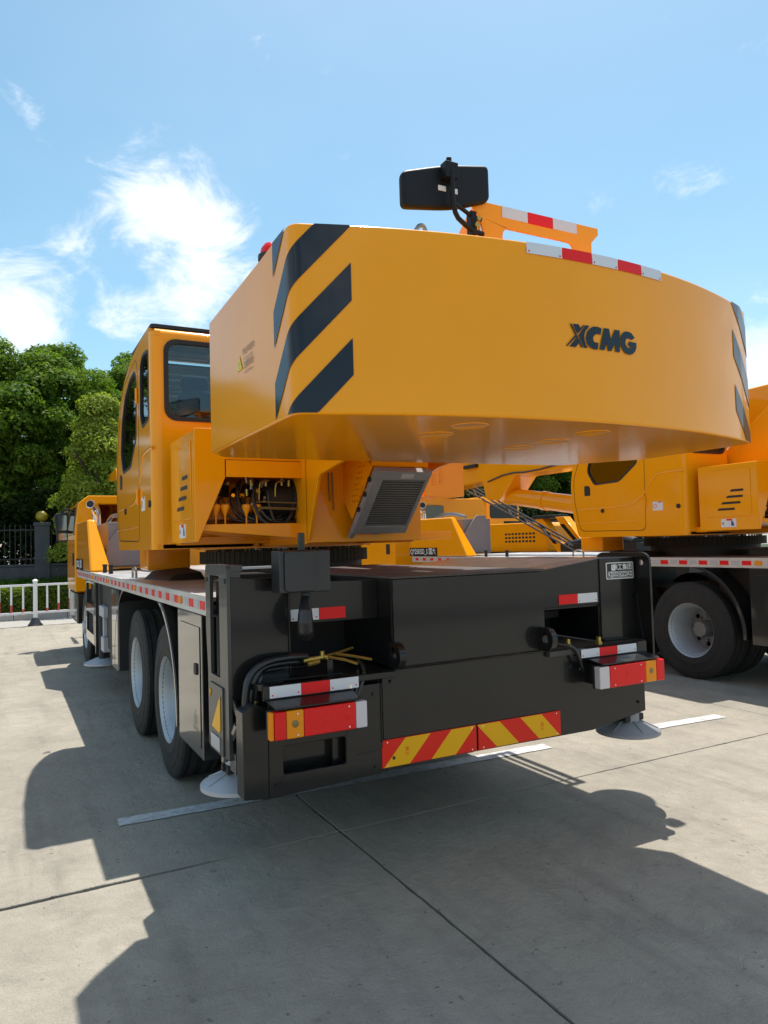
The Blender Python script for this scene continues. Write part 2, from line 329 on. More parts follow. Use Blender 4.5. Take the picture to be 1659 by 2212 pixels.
    def text(s, body, org, U, V, size, align='CENTER', sx=1., shear=0., bold=.0):
        cu = bpy.data.curves.new('lettering', 'FONT'); cu.body = body; cu.size = 1; cu.align_x = align; cu.align_y = 'CENTER'; cu.shear = shear; cu.offset = bold; cu.resolution_u = 3
        o = bpy.data.objects.new('lettering', cu); COL.objects.link(o)
        me = bpy.data.meshes.new_from_object(o.evaluated_get(bpy.context.evaluated_depsgraph_get()))
        org, U, V = Vector(org), Vector(U), Vector(V)
        s.add([org+U*(v.co.x*size*sx)+V*(v.co.y*size) for v in me.vertices], [tuple(p.vertices) for p in me.polygons])
        bpy.data.objects.remove(o); bpy.data.curves.remove(cu); bpy.data.meshes.remove(me); return s
    def build(s, name, m, parent=None, bevel=0., smooth=40, seg=2, label=None):
        me = bpy.data.meshes.new(name); me.from_pydata(s.v, [], s.f)
        for x in (m if isinstance(m, (list, tuple)) else [m]): me.materials.append(M[x])
        me.polygons.foreach_set('material_index', s.mi); me.update()
        if smooth: me.shade_smooth(); me.set_sharp_from_angle(angle=R(smooth))
        o = bpy.data.objects.new(name, me); COL.objects.link(o); o.parent = parent
        if bevel:
            b = o.modifiers.new('bevel', 'BEVEL'); b.width = bevel; b.segments = seg; b.limit_method = 'ANGLE'; b.angle_limit = R(50); b.harden_normals = True
        if label: o['label'] = label
        return o
def rr(x0, y0, x1, y1, r, n=4):
    q = []
    for cx, cy, a in ((x1-r, y0+r, -90), (x1-r, y1-r, 0), (x0+r, y1-r, 90), (x0+r, y0+r, 180)):
        q += [(cx+r*math.cos(R(a+90*i/n)), cy+r*math.sin(R(a+90*i/n))) for i in range(n+1)]
    return q
def rp(pts, r, n=4):
    """round the corners of a polygon"""
    q = []; k = len(pts)
    for i in range(k):
        p, a, b = Vector(pts[i]), Vector(pts[i-1]), Vector(pts[(i+1) % k])
        ri = r[i] if isinstance(r, (list, tuple)) else r
        if ri <= 0: q.append(tuple(p)); continue
        da, db = (a-p), (b-p); t = min(ri, da.length*.45, db.length*.45); A = p+da.normalized()*t; B = p+db.normalized()*t
        for j in range(n+1):
            u = j/n; q.append(tuple(A*(1-u)**2+p*2*u*(1-u)+B*u*u))
    return q
def circ(cx, cy, r, n=14): return [(cx+r*math.cos(2*math.pi*i/n), cy+r*math.sin(2*math.pi*i/n)) for i in range(n)]
def scale_poly(p, k, off=0):
    c = Vector((sum(a for a, b in p)/len(p), sum(b for a, b in p)/len(p)))
    return [tuple(c+(Vector(q)-c)*(1+k/max(1e-6, (Vector(q)-c).length))) for q in p]
def thing(name, label, cat, loc=(0, 0, 0), group=None, rz=0.):
    o = bpy.data.objects.new(name, None); COL.objects.link(o); o.location = loc; o.rotation_euler.z = rz; o.empty_display_size = .2
    o['label'] = label; o['category'] = cat
    if group: o['group'] = group
    return o
def tag(o, label=None, cat=None, group=None, kind=None):
    for k, v in (('label', label), ('category', cat), ('group', group), ('kind', kind)):
        if v: o[k] = v
    return o
def copy_tree(o, parent=None, skip=()):
    c = o.copy(); COL.objects.link(c); c.parent = parent
    for ch in list(o.children):
        if ch.name.split('.')[0] not in skip: copy_tree(ch, c, skip)
    return c

# ------------------------------------------------------------------ ground and pavement
tag(MB().add([(-900, -900, -.06), (900, -900, -.06), (900, 900, -.06), (-900, 900, -.06)], [(0, 1, 2, 3)]).build('ground', 'ground'), kind='structure')
def pavement():
    pv = bpy.data.objects.new('pavement', None); COL.objects.link(pv); pv['kind'] = 'structure'
    MB().add([(-30, -12, -.03), (40, -12, -.03), (40, 14.86, -.03), (-30, 14.86, -.03)], [(0, 1, 2, 3)]).build('joint_filler', 'tar', pv)
    xs = [-.52+4.3*k for k in range(-6, 9)]; ys = [.615-5*2, .615-5, .615, .615+4.8, .615+9.6, 14.86]
    r = random.Random(3)
    def wob(a, b, step=.06, wide=False):
        n = max(2, int((b-a)/step)); out = []; v = 0
        for i in range(n+1):
            v = v*.5+r.gauss(0, .0013)+.0*i; out.append((a+(b-a)*i/n, v, max(.0035, .0058+abs(v)*.9+(.009*r.random() if r.random() < .05 else 0))+(.007*r.random()+.004 if wide and a+(b-a)*i/n < -1.2 else 0)))
        return out
    hx = {(i, j): wob(xs[i], xs[i+1], wide=j == 2) for i in range(len(xs)-1) for j in range(len(ys))}
    vy = {(i, j): wob(ys[j], ys[j+1]) for i in range(len(xs)) for j in range(len(ys)-1)}
    for i in range(len(xs)-1):
        for j in range(len(ys)-1):
            e = .009
            lo = [(x, ys[j]+v+g) for x, v, g in hx[i, j]][1:-1]; hi = [(x, ys[j+1]+v-g) for x, v, g in hx[i, j+1]][1:-1]
            le = [(xs[i]+v+g, y) for y, v, g in vy[i, j]][1:-1]; ri = [(xs[i+1]+v-g, y) for y, v, g in vy[i+1, j]][1:-1]
            x0, x1, y0, y1 = xs[i]+e, xs[i+1]-e, ys[j]+e, ys[j+1]-e
            poly = [(x0, y0)]+lo+[(x1, y0)]+ri+[(x1, y1)]+hi[::-1]+[(x0, y1)]+le[::-1]
            n = len(poly); dz = r.uniform(-.0012, .0012); c = Vector(((x0+x1)/2, (y0+y1)/2))
            ins = [tuple(Vector(p)+(c-Vector(p)).normalized()*.003) for p in poly]
            vs = [(x, y, -.05) for x, y in poly]+[(x, y, -.003+dz) for x, y in poly]+[(x, y, dz) for x, y in ins]
            fs = [(a, (a+1) % n, n+(a+1) % n, n+a) for a in range(n)]+[(n+a, n+(a+1) % n, 2*n+(a+1) % n, 2*n+a) for a in range(n)]+[tuple(range(2*n, 3*n))]
            MB().add(vs, fs).build('concrete_slab', 'concrete', pv, smooth=0)
pavement()
def pline(name, x0, y0, x1, y1, w):
    d = Vector((x1-x0, y1-y0)).normalized(); nrm = Vector((-d.y, d.x))*w/2; vs = []; n = 40
    for i in range(n+1):
        p = Vector((x0, y0)).lerp(Vector((x1, y1)), i/n); a = rng.uniform(-.004, .004); b = rng.uniform(-.004, .004)
        vs += [(*(p+nrm*(1+a/w*2)), .0055), (*(p-nrm*(1+b/w*2)), .0055)]
    o = MB().add(vs, [(2*i, 2*i+1, 2*i+3, 2*i+2) for i in range(n)]).build('parking_line', 'line', smooth=0); o['kind'] = 'structure'
pline('a', -1.60, 1.43, 1.55, 1.295, .13); pline('b', 2.62, 1.245, 3.43, 1.19, .13)

# ------------------------------------------------------------------ the truck crane
CR = thing('truck_crane', 'yellow truck crane seen from behind with black outrigger frame and large counterweight', 'truck crane', group='yellow truck cranes parked side by side')
def yr(x): return -.955+.14*(x-.03)**2
def zt(x, y): return 2.795-.03*(y+.3)
ZB = 2.092
def cw_outline():
    pts = [(-1.255, .45)]
    lx = -1.255; rc = .055
    # left side back to the rounded rear corner, along the curved rear, round the right corner, forward
    arc = []
    ya = yr(lx+rc)+.0; cx, cy = lx+rc, ya+rc
    for i in range(9):
        a = R(180+ (90-14)*i/8); arc.append((cx+rc*math.cos(a), cy+rc*math.sin(a)))
    pts += [(lx, cy+.30), (lx, cy+.20), (lx, cy+.12), (lx, cy+.05)]+arc
    for i in range(1, 28): 
        x = arc[-1][0]+(1.362-.06-arc[-1][0])*i/28; pts.append((x, yr(x)))
    rx = 1.362; r2 = .05; c2 = (rx-r2, yr(rx-r2)+r2+.012)
    for i in range(6): a = R(-72+72*i/5); pts.append((c2[0]+r2*math.cos(a), c2[1]+r2*math.sin(a)))
    pts += [(rx, .02)]
    return pts
CWP = cw_outline()
def counterweight():
    out = CWP+[(1.04, .46), (.2, .52), (-.6, .57), (-1.17, .57)]
    n = len(out); mb = MB()
    mb.add([(x, y, ZB) for x, y in out]+[(x, y, zt(x, y)) for x, y in out], [tuple(range(n))[::-1], tuple(range(n, 2*n))]+[(i, (i+1) % n, n+(i+1) % n, n+i) for i in range(n)])
    cw = mb.build('counterweight', 'orange', CR, bevel=.012, smooth=30)
    for x, y in ((-.47, -.71), (-.48, -.46), (.20, -.45), (.19, -.2), (.20, -.72)):
        MB().lathe([(.083, .004), (.081, -.0012), (.074, -.0012), (.072, .0002), (0, .0002)], (x, y, ZB-.001), 'z', 28).build('plug', 'orange', cw)
    # perimeter as arc length
    P = [Vector(p) for p in CWP]; S = [0]
    for a, b in zip(P, P[1:]): S.append(S[-1]+(b-a).length)
    def at(s, off):
        s = max(0, min(S[-1]-1e-6, s)); i = max(k for k in range(len(S)-1) if S[k] <= s)
        t = (s-S[i])/(S[i+1]-S[i]); p = P[i].lerp(P[i+1], t)
        def nr(i): d = (P[i+1]-P[i]).normalized(); return Vector((d.y, -d.x))
        n0 = nr(i); n1 = nr(min(i+1, len(P)-2)); npv = nr(max(0, i-1))
        nn = (n0*.5+npv*.5).lerp(n0*.5+n1*.5, t).normalized(); return p-nn*(-off)
    def s_of_x(x): 
        ks = [k for k in range(len(P)-1) if P[k].y < -.6 and P[k].x <= x <= P[k+1].x]; k = ks[0]; return S[k]+(S[k+1]-S[k])*(x-P[k].x)/(P[k+1].x-P[k].x)
    def strip(sa, sb, lo, hi, m, name, off=.003, lab=None):
        mb = MB(); K = 46; vs = []
        for i in range(K+1):
            s = sa+(sb-sa)*i/K; p = at(s, off); a = max(lo(s), ZB+.006); b = min(hi(s), zt(p.x, p.y)-.004); b = max(a, b)
            vs += [(p.x, p.y, a), (p.x, p.y, b)]
        mb.add(vs, [(2*i, 2*i+2, 2*i+3, 2*i+1) for i in range(K) if vs[2*i][2] < vs[2*i+1][2] or vs[2*i+2][2] < vs[2*i+3][2]])
        return mb.build(name, m, cw, label=lab)
    sL = s_of_x(-1.04); sA = sL-.40
    sR = S[-1]-.72+.0; s1 = s_of_x(1.12)
    for z0, z1 in ((2.80, 2.945), (2.52, 2.663), (2.24, 2.378), (3.08, 3.225)):
        strip(sA, sL, lambda s: z0-(sL-s)*1.05, lambda s: z1-(sL-s)*1.05, 'decal', 'hazard_stripe')
        strip(s1, s1+.5, lambda s: z0-(s-s1)*.98, lambda s: z1-(s-s1)*.98, 'decal', 'hazard_stripe')
    # reflective tape along the rear top edge
    xs = [-.325, -.15, .01, .16, .31, .45]
    for i in range(5):
        strip(s_of_x(xs[i])+.001, s_of_x(xs[i+1])-.001, lambda s: zt(.0, -.93)-.050, lambda s: 9, 'tapewhite' if i % 2 == 0 else 'tapered', 'reflective_tape', .0035)
        if i % 2 == 0:
            for xx, zz in ((xs[i]+.012, .040), (xs[i+1]-.012, .042)):
                MB().cyl((xx, yr(xx)-.0035, zt(0, -.93)-zz), (xx, yr(xx)-.0045, zt(0, -.93)-zz), .004, n=8).build('diamond_mark', 'tapered', cw)
    # maker's lettering
    G = [[(-.125, 2.495), (-.116, 2.496), (-.060, 2.402), (-.070, 2.401)],
         [(-.109, 2.496), (-.079, 2.497), (-.070, 2.482), (-.056, 2.496), (-.047, 2.497), (-.087, 2.456)],
         [(-.044, 2.497), (-.021, 2.497), (-.045, 2.470), (-.051, 2.454), (-.050, 2.433), (-.044, 2.415), (-.034, 2.402), (-.055, 2.401), (-.082, 2.451)],
         [(-.101, 2.449), (-.095, 2.443), (-.142, 2.400), (-.150, 2.400)], [(-.091, 2.442), (-.078, 2.423), (-.098, 2.400), (-.131, 2.400)],
         [(.047, 2.493), (.039, 2.465), (.026, 2.468), (.010, 2.464), (-.001, 2.454), (-.004, 2.443), (.001, 2.432), (.011, 2.429), (.026, 2.430), (.020, 2.401), (.001, 2.399), (-.020, 2.405), (-.035, 2.416), (-.042, 2.432), (-.042, 2.450), (-.035, 2.469), (-.022, 2.484), (0, 2.496), (.024, 2.498)],
         [(.060, 2.497), (.090, 2.497), (.099, 2.451), (.123, 2.497), (.153, 2.497), (.153, 2.468), (.149, 2.402), (.120, 2.402), (.121, 2.437), (.099, 2.402), (.077, 2.402), (.072, 2.435), (.059, 2.402), (.030, 2.402)],
         [(.157, 2.469), (.167, 2.485), (.184, 2.496), (.203, 2.499), (.225, 2.495), (.246, 2.476), (.224, 2.464), (.213, 2.470), (.198, 2.469), (.188, 2.462), (.185, 2.446), (.191, 2.433), (.202, 2.427), (.213, 2.428), (.221, 2.435), (.201, 2.437), (.207, 2.456), (.255, 2.455), (.254, 2.435), (.245, 2.417), (.228, 2.403), (.207, 2.398), (.184, 2.401), (.166, 2.414), (.154, 2.434)]]
    for g in G:
        mb = MB(); tri = tessellate_polygon([[Vector((x, z, 0)) for x, z in g]])
        mb.add([(x, yr(x)-.0045, z) for x, z in g], [tuple(t) for t in tri]); mb.build('logo_letter', 'decal', cw, smooth=0)
    # warning print on the left side
    lx = -1.2585
    MB().plate([(-.035, 2.40), (-.075, 2.468), (-.115, 2.40)], lx, lx+.001, 'x').build('warning_triangle', 'printyellow', cw)
    mb = MB(); U, V = (0, -1, 0), (0, 0, 1)
    mb.text('作业半径内', (lx, -.205, 2.468), U, V, .034).text('KEEP CLEAR OF RADIUS', (lx, -.205, 2.436), U, V, .012).text('注意安全', (lx, -.205, 2.407), U, V, .036).text('PAY ATTENTION', (lx, -.205, 2.374), U, V, .015)
    mb.build('warning_lettering', 'print', cw, smooth=0); MB().text('!', (lx-.001, -.075, 2.42), U, V, .04).build('warning_mark', 'print', cw, smooth=0)
    # marker lamp, lifting eye
    lp = MB().lathe([(.05, 0), (.05, .02), (.044, .05), (.03, .07), (0, .078)], (-1.20, -.37, zt(-1.2, -.37)), 'z', 20).build('marker_lamp', 'red', cw)
    MB().lathe([(.056, -.001), (.056, .022), (.050, .024)], (-1.20, -.37, zt(-1.2, -.37)), 'z', 20).build('lamp_base', 'dark', lp)
    z = zt(-.68, -.7)-.02; MB().tube([(-.73, -.7, z), (-.70, -.7, z+.10), (-.665, -.7, z+.135), (-.645, -.7, z+.10), (-.640, -.7, z)], .009, 8, 2).build('lifting_eye', 'steel', cw)
    return cw
counterweight()

def winch_guard():
    y = -.6
    o = [(-.34, 3.135), (.41, 3.135), (.41, 3.10), (.365, 3.055), (.36, 2.70), (-.28, 2.70), (-.28, 2.975), (-.30, 3.06), (-.34, 3.10)]
    h = rr(-.175, 2.90, .245, 3.032, .035)
    g = MB().plate(o, y, y+.012, 'y', [h]); 
    for s, x0 in ((-1, -.30), (1, .36)): g.plate([(y+.004, 2.70), (y+.004, 3.12), (y+.10, 3.10), (y+.42, 2.85), (y+.42, 2.70)], x0-.006, x0+.006, 'x')
    g.box(-.30, .36, y+.012, y+.10, 3.105, 3.125)
    g = g.build('winch_guard', 'orange', CR, bevel=.004)
    for i, (a, b) in enumerate(((-.178, -.03), (-.03, .12), (.12, .268))):
        MB().box(a+.001, b-.001, y-.003, y, 3.08, 3.132).build('reflective_tape', 'tapewhite' if i != 1 else 'tapered', g)
    dr = MB().cyl((-.27, y+.28, 2.90), (.33, y+.28, 2.90), .13, n=28)
    dr = dr.build('rope_drum', 'dark', CR); mb = MB()
    for k in range(46): 
        x = -.26+k*.0128; mb.lathe([(.1335, -.006), (.139, -.003), (.1405, 0), (.139, .003), (.1335, .006)], (x, y+.28, 2.90), 'x', 28)
    mb.build('wire_rope', 'chrome', dr, smooth=60)['kind'] = 'stuff'
winch_guard()
def rear_mirror():
    y = -.62; pts = rp([(-.712, 3.17), (-.49, 3.245), (-.262, 3.29), (-.262, 3.125), (-.45, 3.055), (-.712, 3.012)], [.03, .12, .03, .03, .12, .03], 5)
    mb = MB().plate(pts, y-.012, y+.03, 'y')
    m = mb.build('top_mirror', 'mirrorback', CR, bevel=.018, smooth=60, seg=3)
    MB().plate(scale_poly(pts, -.018), y+.030, y+.032, 'y').build('mirror_glass', 'chrome', m)
    a = MB().tube([(-.49, y-.05, 3.20), (-.49, y-.05, 3.06), (-.475, y-.05, 3.0), (-.43, y-.04, 2.98), (-.36, y-.01, 2.972), (-.30, y, 2.972)], .011, 10, 1)
    a.tube([(-.485, y-.05, 3.055), (-.42, y-.03, 3.045), (-.36, y, 3.042), (-.30, y+.01, 3.042)], .009, 8)
    a.box(-.375, -.345, y-.02, y+.02, 2.955, 3.06); a.box(-.522, -.458, y-.055, y-.008, 3.165, 3.235); a.cyl((-.49, y-.03, 3.23), (-.49, y-.03, 3.262), .012)
    a.build('mirror_arm', 'mirrorback', m, bevel=.004)
    for q in ((-.538, -.50), (-.477, -.44)): MB().box(q[0], q[1], y-.0155, y-.0122, 3.118, 3.14).build('sticker', 'white', m)
    MB().cyl((-.34, y-.03, 3.025), (-.34, y-.02, 3.025), .010).cyl((-.352, y-.03, 2.995), (-.352, y-.02, 2.995), .010).build('bolt', 'brass', m)
rear_mirror()

# --- turntable and turret body
def turret():
    cy = 2.88
    MB().cyl((0, cy, 1.34), (0, cy, 1.50), .66, n=48).build('slewing_base', 'dark', CR)
    ring = MB(); n = 90
    prof = []
    for i in range(n):
        a = 2*math.pi*i/n; w = 2*math.pi/n*.28
        for da, r in ((-w*1.4, .722), (-w, .728), (w, .728), (w*1.4, .722)): prof.append((r*math.cos(a+da), cy+r*math.sin(a+da)))
    ring.plate(prof, 1.485, 1.585, 'z')
    rg = ring.build('slewing_ring', 'ring', CR, smooth=20)
    for i in range(36):
        a = 2*math.pi*i/36+.05; x, y = .668*math.cos(a), cy+.668*math.sin(a); MB().cyl((x, y, 1.586), (x, y, 1.603), .012, n=6).build('ring_bolt', 'dullbrass', rg, smooth=0)
    MB().cyl((0, cy, 1.605), (0, cy, 1.64), .76, n=48).build('turret_floor', 'orange', CR)
    # two upright side plates, rear cross wall
    pl = rp([(.98, 2.05), (.60, 2.10), (.60, 2.90), (.55, 3.05), (1.5, 3.10), (2.2, 2.55), (3.7, 2.1), (3.75, 1.62), (1.19, 1.62)], .04)
    b = MB()
    b.plate(pl, -.452, -.428, 'x')
    b.plate(rp([(1.32, 2.02), (.95, 2.12), (.60, 2.15), (.60, 2.90), (.55, 3.05), (1.5, 3.10), (2.2, 2.55), (3.7, 2.1), (3.75, 1.62), (1.32, 1.62)], .04), .408, .432, 'x')
    b.box(-.452, .40, 1.18, 1.20, 1.63, 2.9); b.box(-.43, .41, .40, .46, 2.1, 2.9); b.box(-1.10, 1.15, 1.95, 3.3, 1.64, 1.70)
    b.box(-.43, .41, 2.7, 2.72, 1.64, 2.4)
    b.build('turret_frame', 'orange', CR, bevel=.006)
    # dim bracing pieces beside the frame (left)
    g = MB()
    for dx, z0 in ((-.30, 1.90), (-.275, 1.84)): g.tube([(dx, 1.17, 2.09), (dx, 1.165, 1.95), (dx+.003, 1.165, z0)], .005, 6)
    g.build('pipe', 'dullbrass', CR)
turret()

def boom():
    xs = (-.22, .28)
    b = MB().plate(rp([(.55, 2.72), (.45, 3.2), (.8, 3.38), (1.6, 3.33), (11.2, 3.12), (11.3, 2.55), (7.4, 2.70), (7.3, 2.36), (6.9, 2.32), (6.45, 2.72), (2.0, 2.70)], .04), xs[0], xs[1], 'x')
    b = b.build('boom', 'orange', CR, bevel=.05, seg=3)
    MB().plate(rp([(11.3, 2.62), (11.3, 3.06), (11.7, 3.06), (11.7, 2.62)], .03), -.17, .23, 'x').build('boom_section', 'orange', b, bevel=.03)
    h = MB()
    for x in (-.27, .30): h.plate(rp([(11.5, 3.0), (11.6, 3.22), (12.6, 3.19), (12.75, 3.10), (12.3, 3.02)], .04), x, x+.03, 'x')
    h.cyl((-.27, 12.5, 3.12), (.33, 12.5, 3.12), .05); h.build('boom_head', 'orange', b, bevel=.004)
    MB().cyl((.03, 3.9, 1.95), (.03, 6.95, 2.40), .15, n=24).cyl((.03, 5.9, 2.245), (.03, 6.0, 2.26), .165, n=24).build('lift_cylinder', 'orange', CR)
    MB().tube([(-.235, 7.2, 2.68), (-.24, 6.6, 2.78), (-.235, 6.0, 2.74), (-.235, 5.2, 2.8), (-.235, 3, 2.8)], .014, 6, 1).build('hose', 'hose', b)
    MB().box(-.30, -.222, 7.5, 7.9, 2.98, 3.04).build('sensor_box', 'dark', b, bevel=.005)
boom()

def pump_housing():
    # left housing behind the operator's cab: side cover with louvres, rear plate cut at a slant, cross beam
    X = -1.15
    b = MB().plate([(X, 1.655), (X+.018, 1.655), (-.958, 2.058), (-.958, 2.17), (-.33, 2.17), (-.33, 2.40), (X, 2.36)], 1.28, 1.286, 'y')
    b.plate([(1.286, 1.655), (1.286, 2.352), (1.995, 2.36), (1.995, 1.66), (1.9, 1.655)], X, X+.012, 'x')
    b.box(X+.012, -.45, 1.286, 1.995, 2.348, 2.36)
    b = b.build('pump_housing', 'orange', CR, bevel=.003)
    c = MB().plate(rr(1.36, 1.80, 1.90, 2.30, .01), X-.008, X, 'x').build('access_cover', 'orange', b, bevel=.003)
    for k, (y0, y1) in enumerate(((1.44, 1.60), (1.45, 1.65), (1.48, 1.71), (1.55, 1.76))):
        z = 2.085-.065*k; MB().plate([(y0, z), (y1-.02, z), (y1, z-.024), (y0, z-.024)], X-.0105, X-.0085, 'x').build('louvre', 'dark', c)
    s = MB().plate(rr(1.545, 1.685, 1.725, 1.775, .008), X-.003, X-.0005, 'x').build('safety_sticker', 'white', b)
    MB().box(X-.005, X-.0035, 1.59, 1.66, 1.755, 1.773).build('sticker_band', 'boardred', s)
    MB().plate([(1.565, 1.70), (1.58, 1.74), (1.60, 1.76), (1.605, 1.70)], X-.005, X-.0035, 'x').plate([(1.69, 1.72), (1.705, 1.745), (1.71, 1.715)], X-.005, X-.0035, 'x').build('sticker_print', 'printblue', s)
    MB().box(-.955, -.33, 1.26, 1.279, 2.058, 2.165).build('cross_beam', 'orange', CR, bevel=.004)
    tr = MB().hexa([(-1.10, 1.32, 1.725), (-.36, 1.32, 1.655), (-.36, 1.95, 1.655), (-1.10, 1.95, 1.725), (-1.10, 1.32, 1.765), (-.36, 1.32, 1.765), (-.36, 1.95, 1.765), (-1.10, 1.95, 1.765)])
    tr.box(-.372, -.36, 1.325, 1.95, 1.765, 1.86); tr.box(-1.1, -.36, 1.96, 1.97, 1.7, 2.35)
    tr.build('pump_tray', 'orange', CR, bevel=.004)
    v = MB().box(-1.04, -.62, 1.56, 1.72, 1.80, 1.92)
    for i in range(6): v.cyl((-1.02+i*.075, 1.60, 1.90), (-1.02+i*.075, 1.60, 1.955), .027, n=14)
    v.build('valve_block', 'orange', CR, bevel=.006)
    for x in (-1.00, -.94, -.80, -.73):
        MB().lathe([(.006, -.06), (.010, -.045), (.030, 0), (.028, .018), (0, .024)], (x, 1.37, 1.872), 'z', 16).cyl((x, 1.37, 1.755), (x, 1.37, 1.815), .006).build('lever_knob', 'orange', CR)
    MB().cyl((-.96, 1.50, 1.955), (-.96, 1.50, 2.09), .052, n=18).cyl((-.88, 1.60, 1.95), (-.88, 1.60, 2.06), .03).build('filter_canister', 'dark', CR, bevel=.01)
    mt = MB().cyl((-.66, 1.50, 1.93), (-.40, 1.50, 1.93), .13, n=24).box(-.70, -.45, 1.55, 1.75, 1.78, 2.05).cyl((-.47, 1.5, 1.93), (-.44, 1.5, 1.93), .145, n=24)
    mt.build('hydraulic_motor', 'dark', CR, bevel=.008)
    r = random.Random(5)
    loops = [(-.80, 2.05, .17, -.45, 1.99, .016), (-.76, 2.03, .14, -.40, 1.95, .014), (-.70, 2.05, .20, -.50, 2.04, .012), (-.84, 2.00, .12, -.55, 1.90, .013), (-.66, 2.04, .17, -.38, 2.02, .016), (-.90, 1.98, .10, -.62, 1.96, .009), (-.60, 2.05, .22, -.42, 1.88, .011)]
    for x0, z0, dp, x1, z1, rad in loops:
        y0 = 1.40+r.uniform(-.04, .05); zb = z0-dp-.08
        MB().tube([(x0, y0+.08, z0), (x0-.035, y0, z0-.03), (x0-.07+r.uniform(-.02, .02), y0-.02, (z0+zb)/2+.02), (x0-.01, y0-.03, zb), ((x0+x1)/2, y0-.02, zb-.025+r.uniform(-.01, .01)), (x1-.01, y0, zb+.01), (x1+.04, y0+.02, (z1+zb)/2), (x1, y0+.08, z1)], rad, 8, 2).build('hydraulic_hose', 'hose', CR)
    for i in range(7):
        x, z, y_ = -1.03+.055*i+r.uniform(-.01, .01), r.uniform(1.93, 2.04), r.uniform(1.44, 1.56)
        MB().cyl((x, y_, z), (x+r.uniform(-.02, .02), y_-.06, z+r.uniform(-.03, .03)), r.uniform(.012, .022), n=10).build('valve_spool', r.choice(('orange', 'orange', 'chrome', 'dullbrass')), CR)
    for i in range(8):
        x, z = r.uniform(-.80, -.42), r.uniform(1.84, 2.05); MB().cyl((x, 1.40, z), (x+r.uniform(-.015, .015), 1.38, z+.035), .010, n=6).build('hose_fitting', r.choice(('brass', 'chrome', 'steel')), CR)
    MB().box(-1.09, -.40, 1.70, 1.74, 1.78, 2.06).box(-.98, -.90, 1.56, 1.66, 1.92, 2.05).build('manifold_block', 'orange', CR, bevel=.01)
    for x in (-.73, -.64): MB().box(x-.03, x+.03, 1.42, 1.47, 1.985, 2.02).build('solenoid', 'dark', CR, bevel=.006)
    for x, z in ((-.76, 2.03), (-.72, 1.965), (-.66, 2.035), (-.55, 2.04), (-.50, 2.035), (-.79, 1.97)): MB().cyl((x, 1.385, z-.022), (x, 1.385, z+.022), .010, n=8).build('hose_fitting', 'brass', CR)
    for z, x1 in ((1.905, -.36), (1.870, -.38), (1.862, -.40)): MB().tube([(-.74, 1.345, z), (-.70, 1.34, z+.002), (x1, 1.34, z-.008)], .0045, 6).build('pipe', 'dullbrass', CR)
    for x in (-.71, -.60): MB().tube([(x, 1.38, 1.91), (x, 1.37, 2.02), (x+.02, 1.37, 2.045), (x+.07, 1.38, 2.05)], .006, 6, 1).build('pipe', 'brass', CR)
pump_housing()

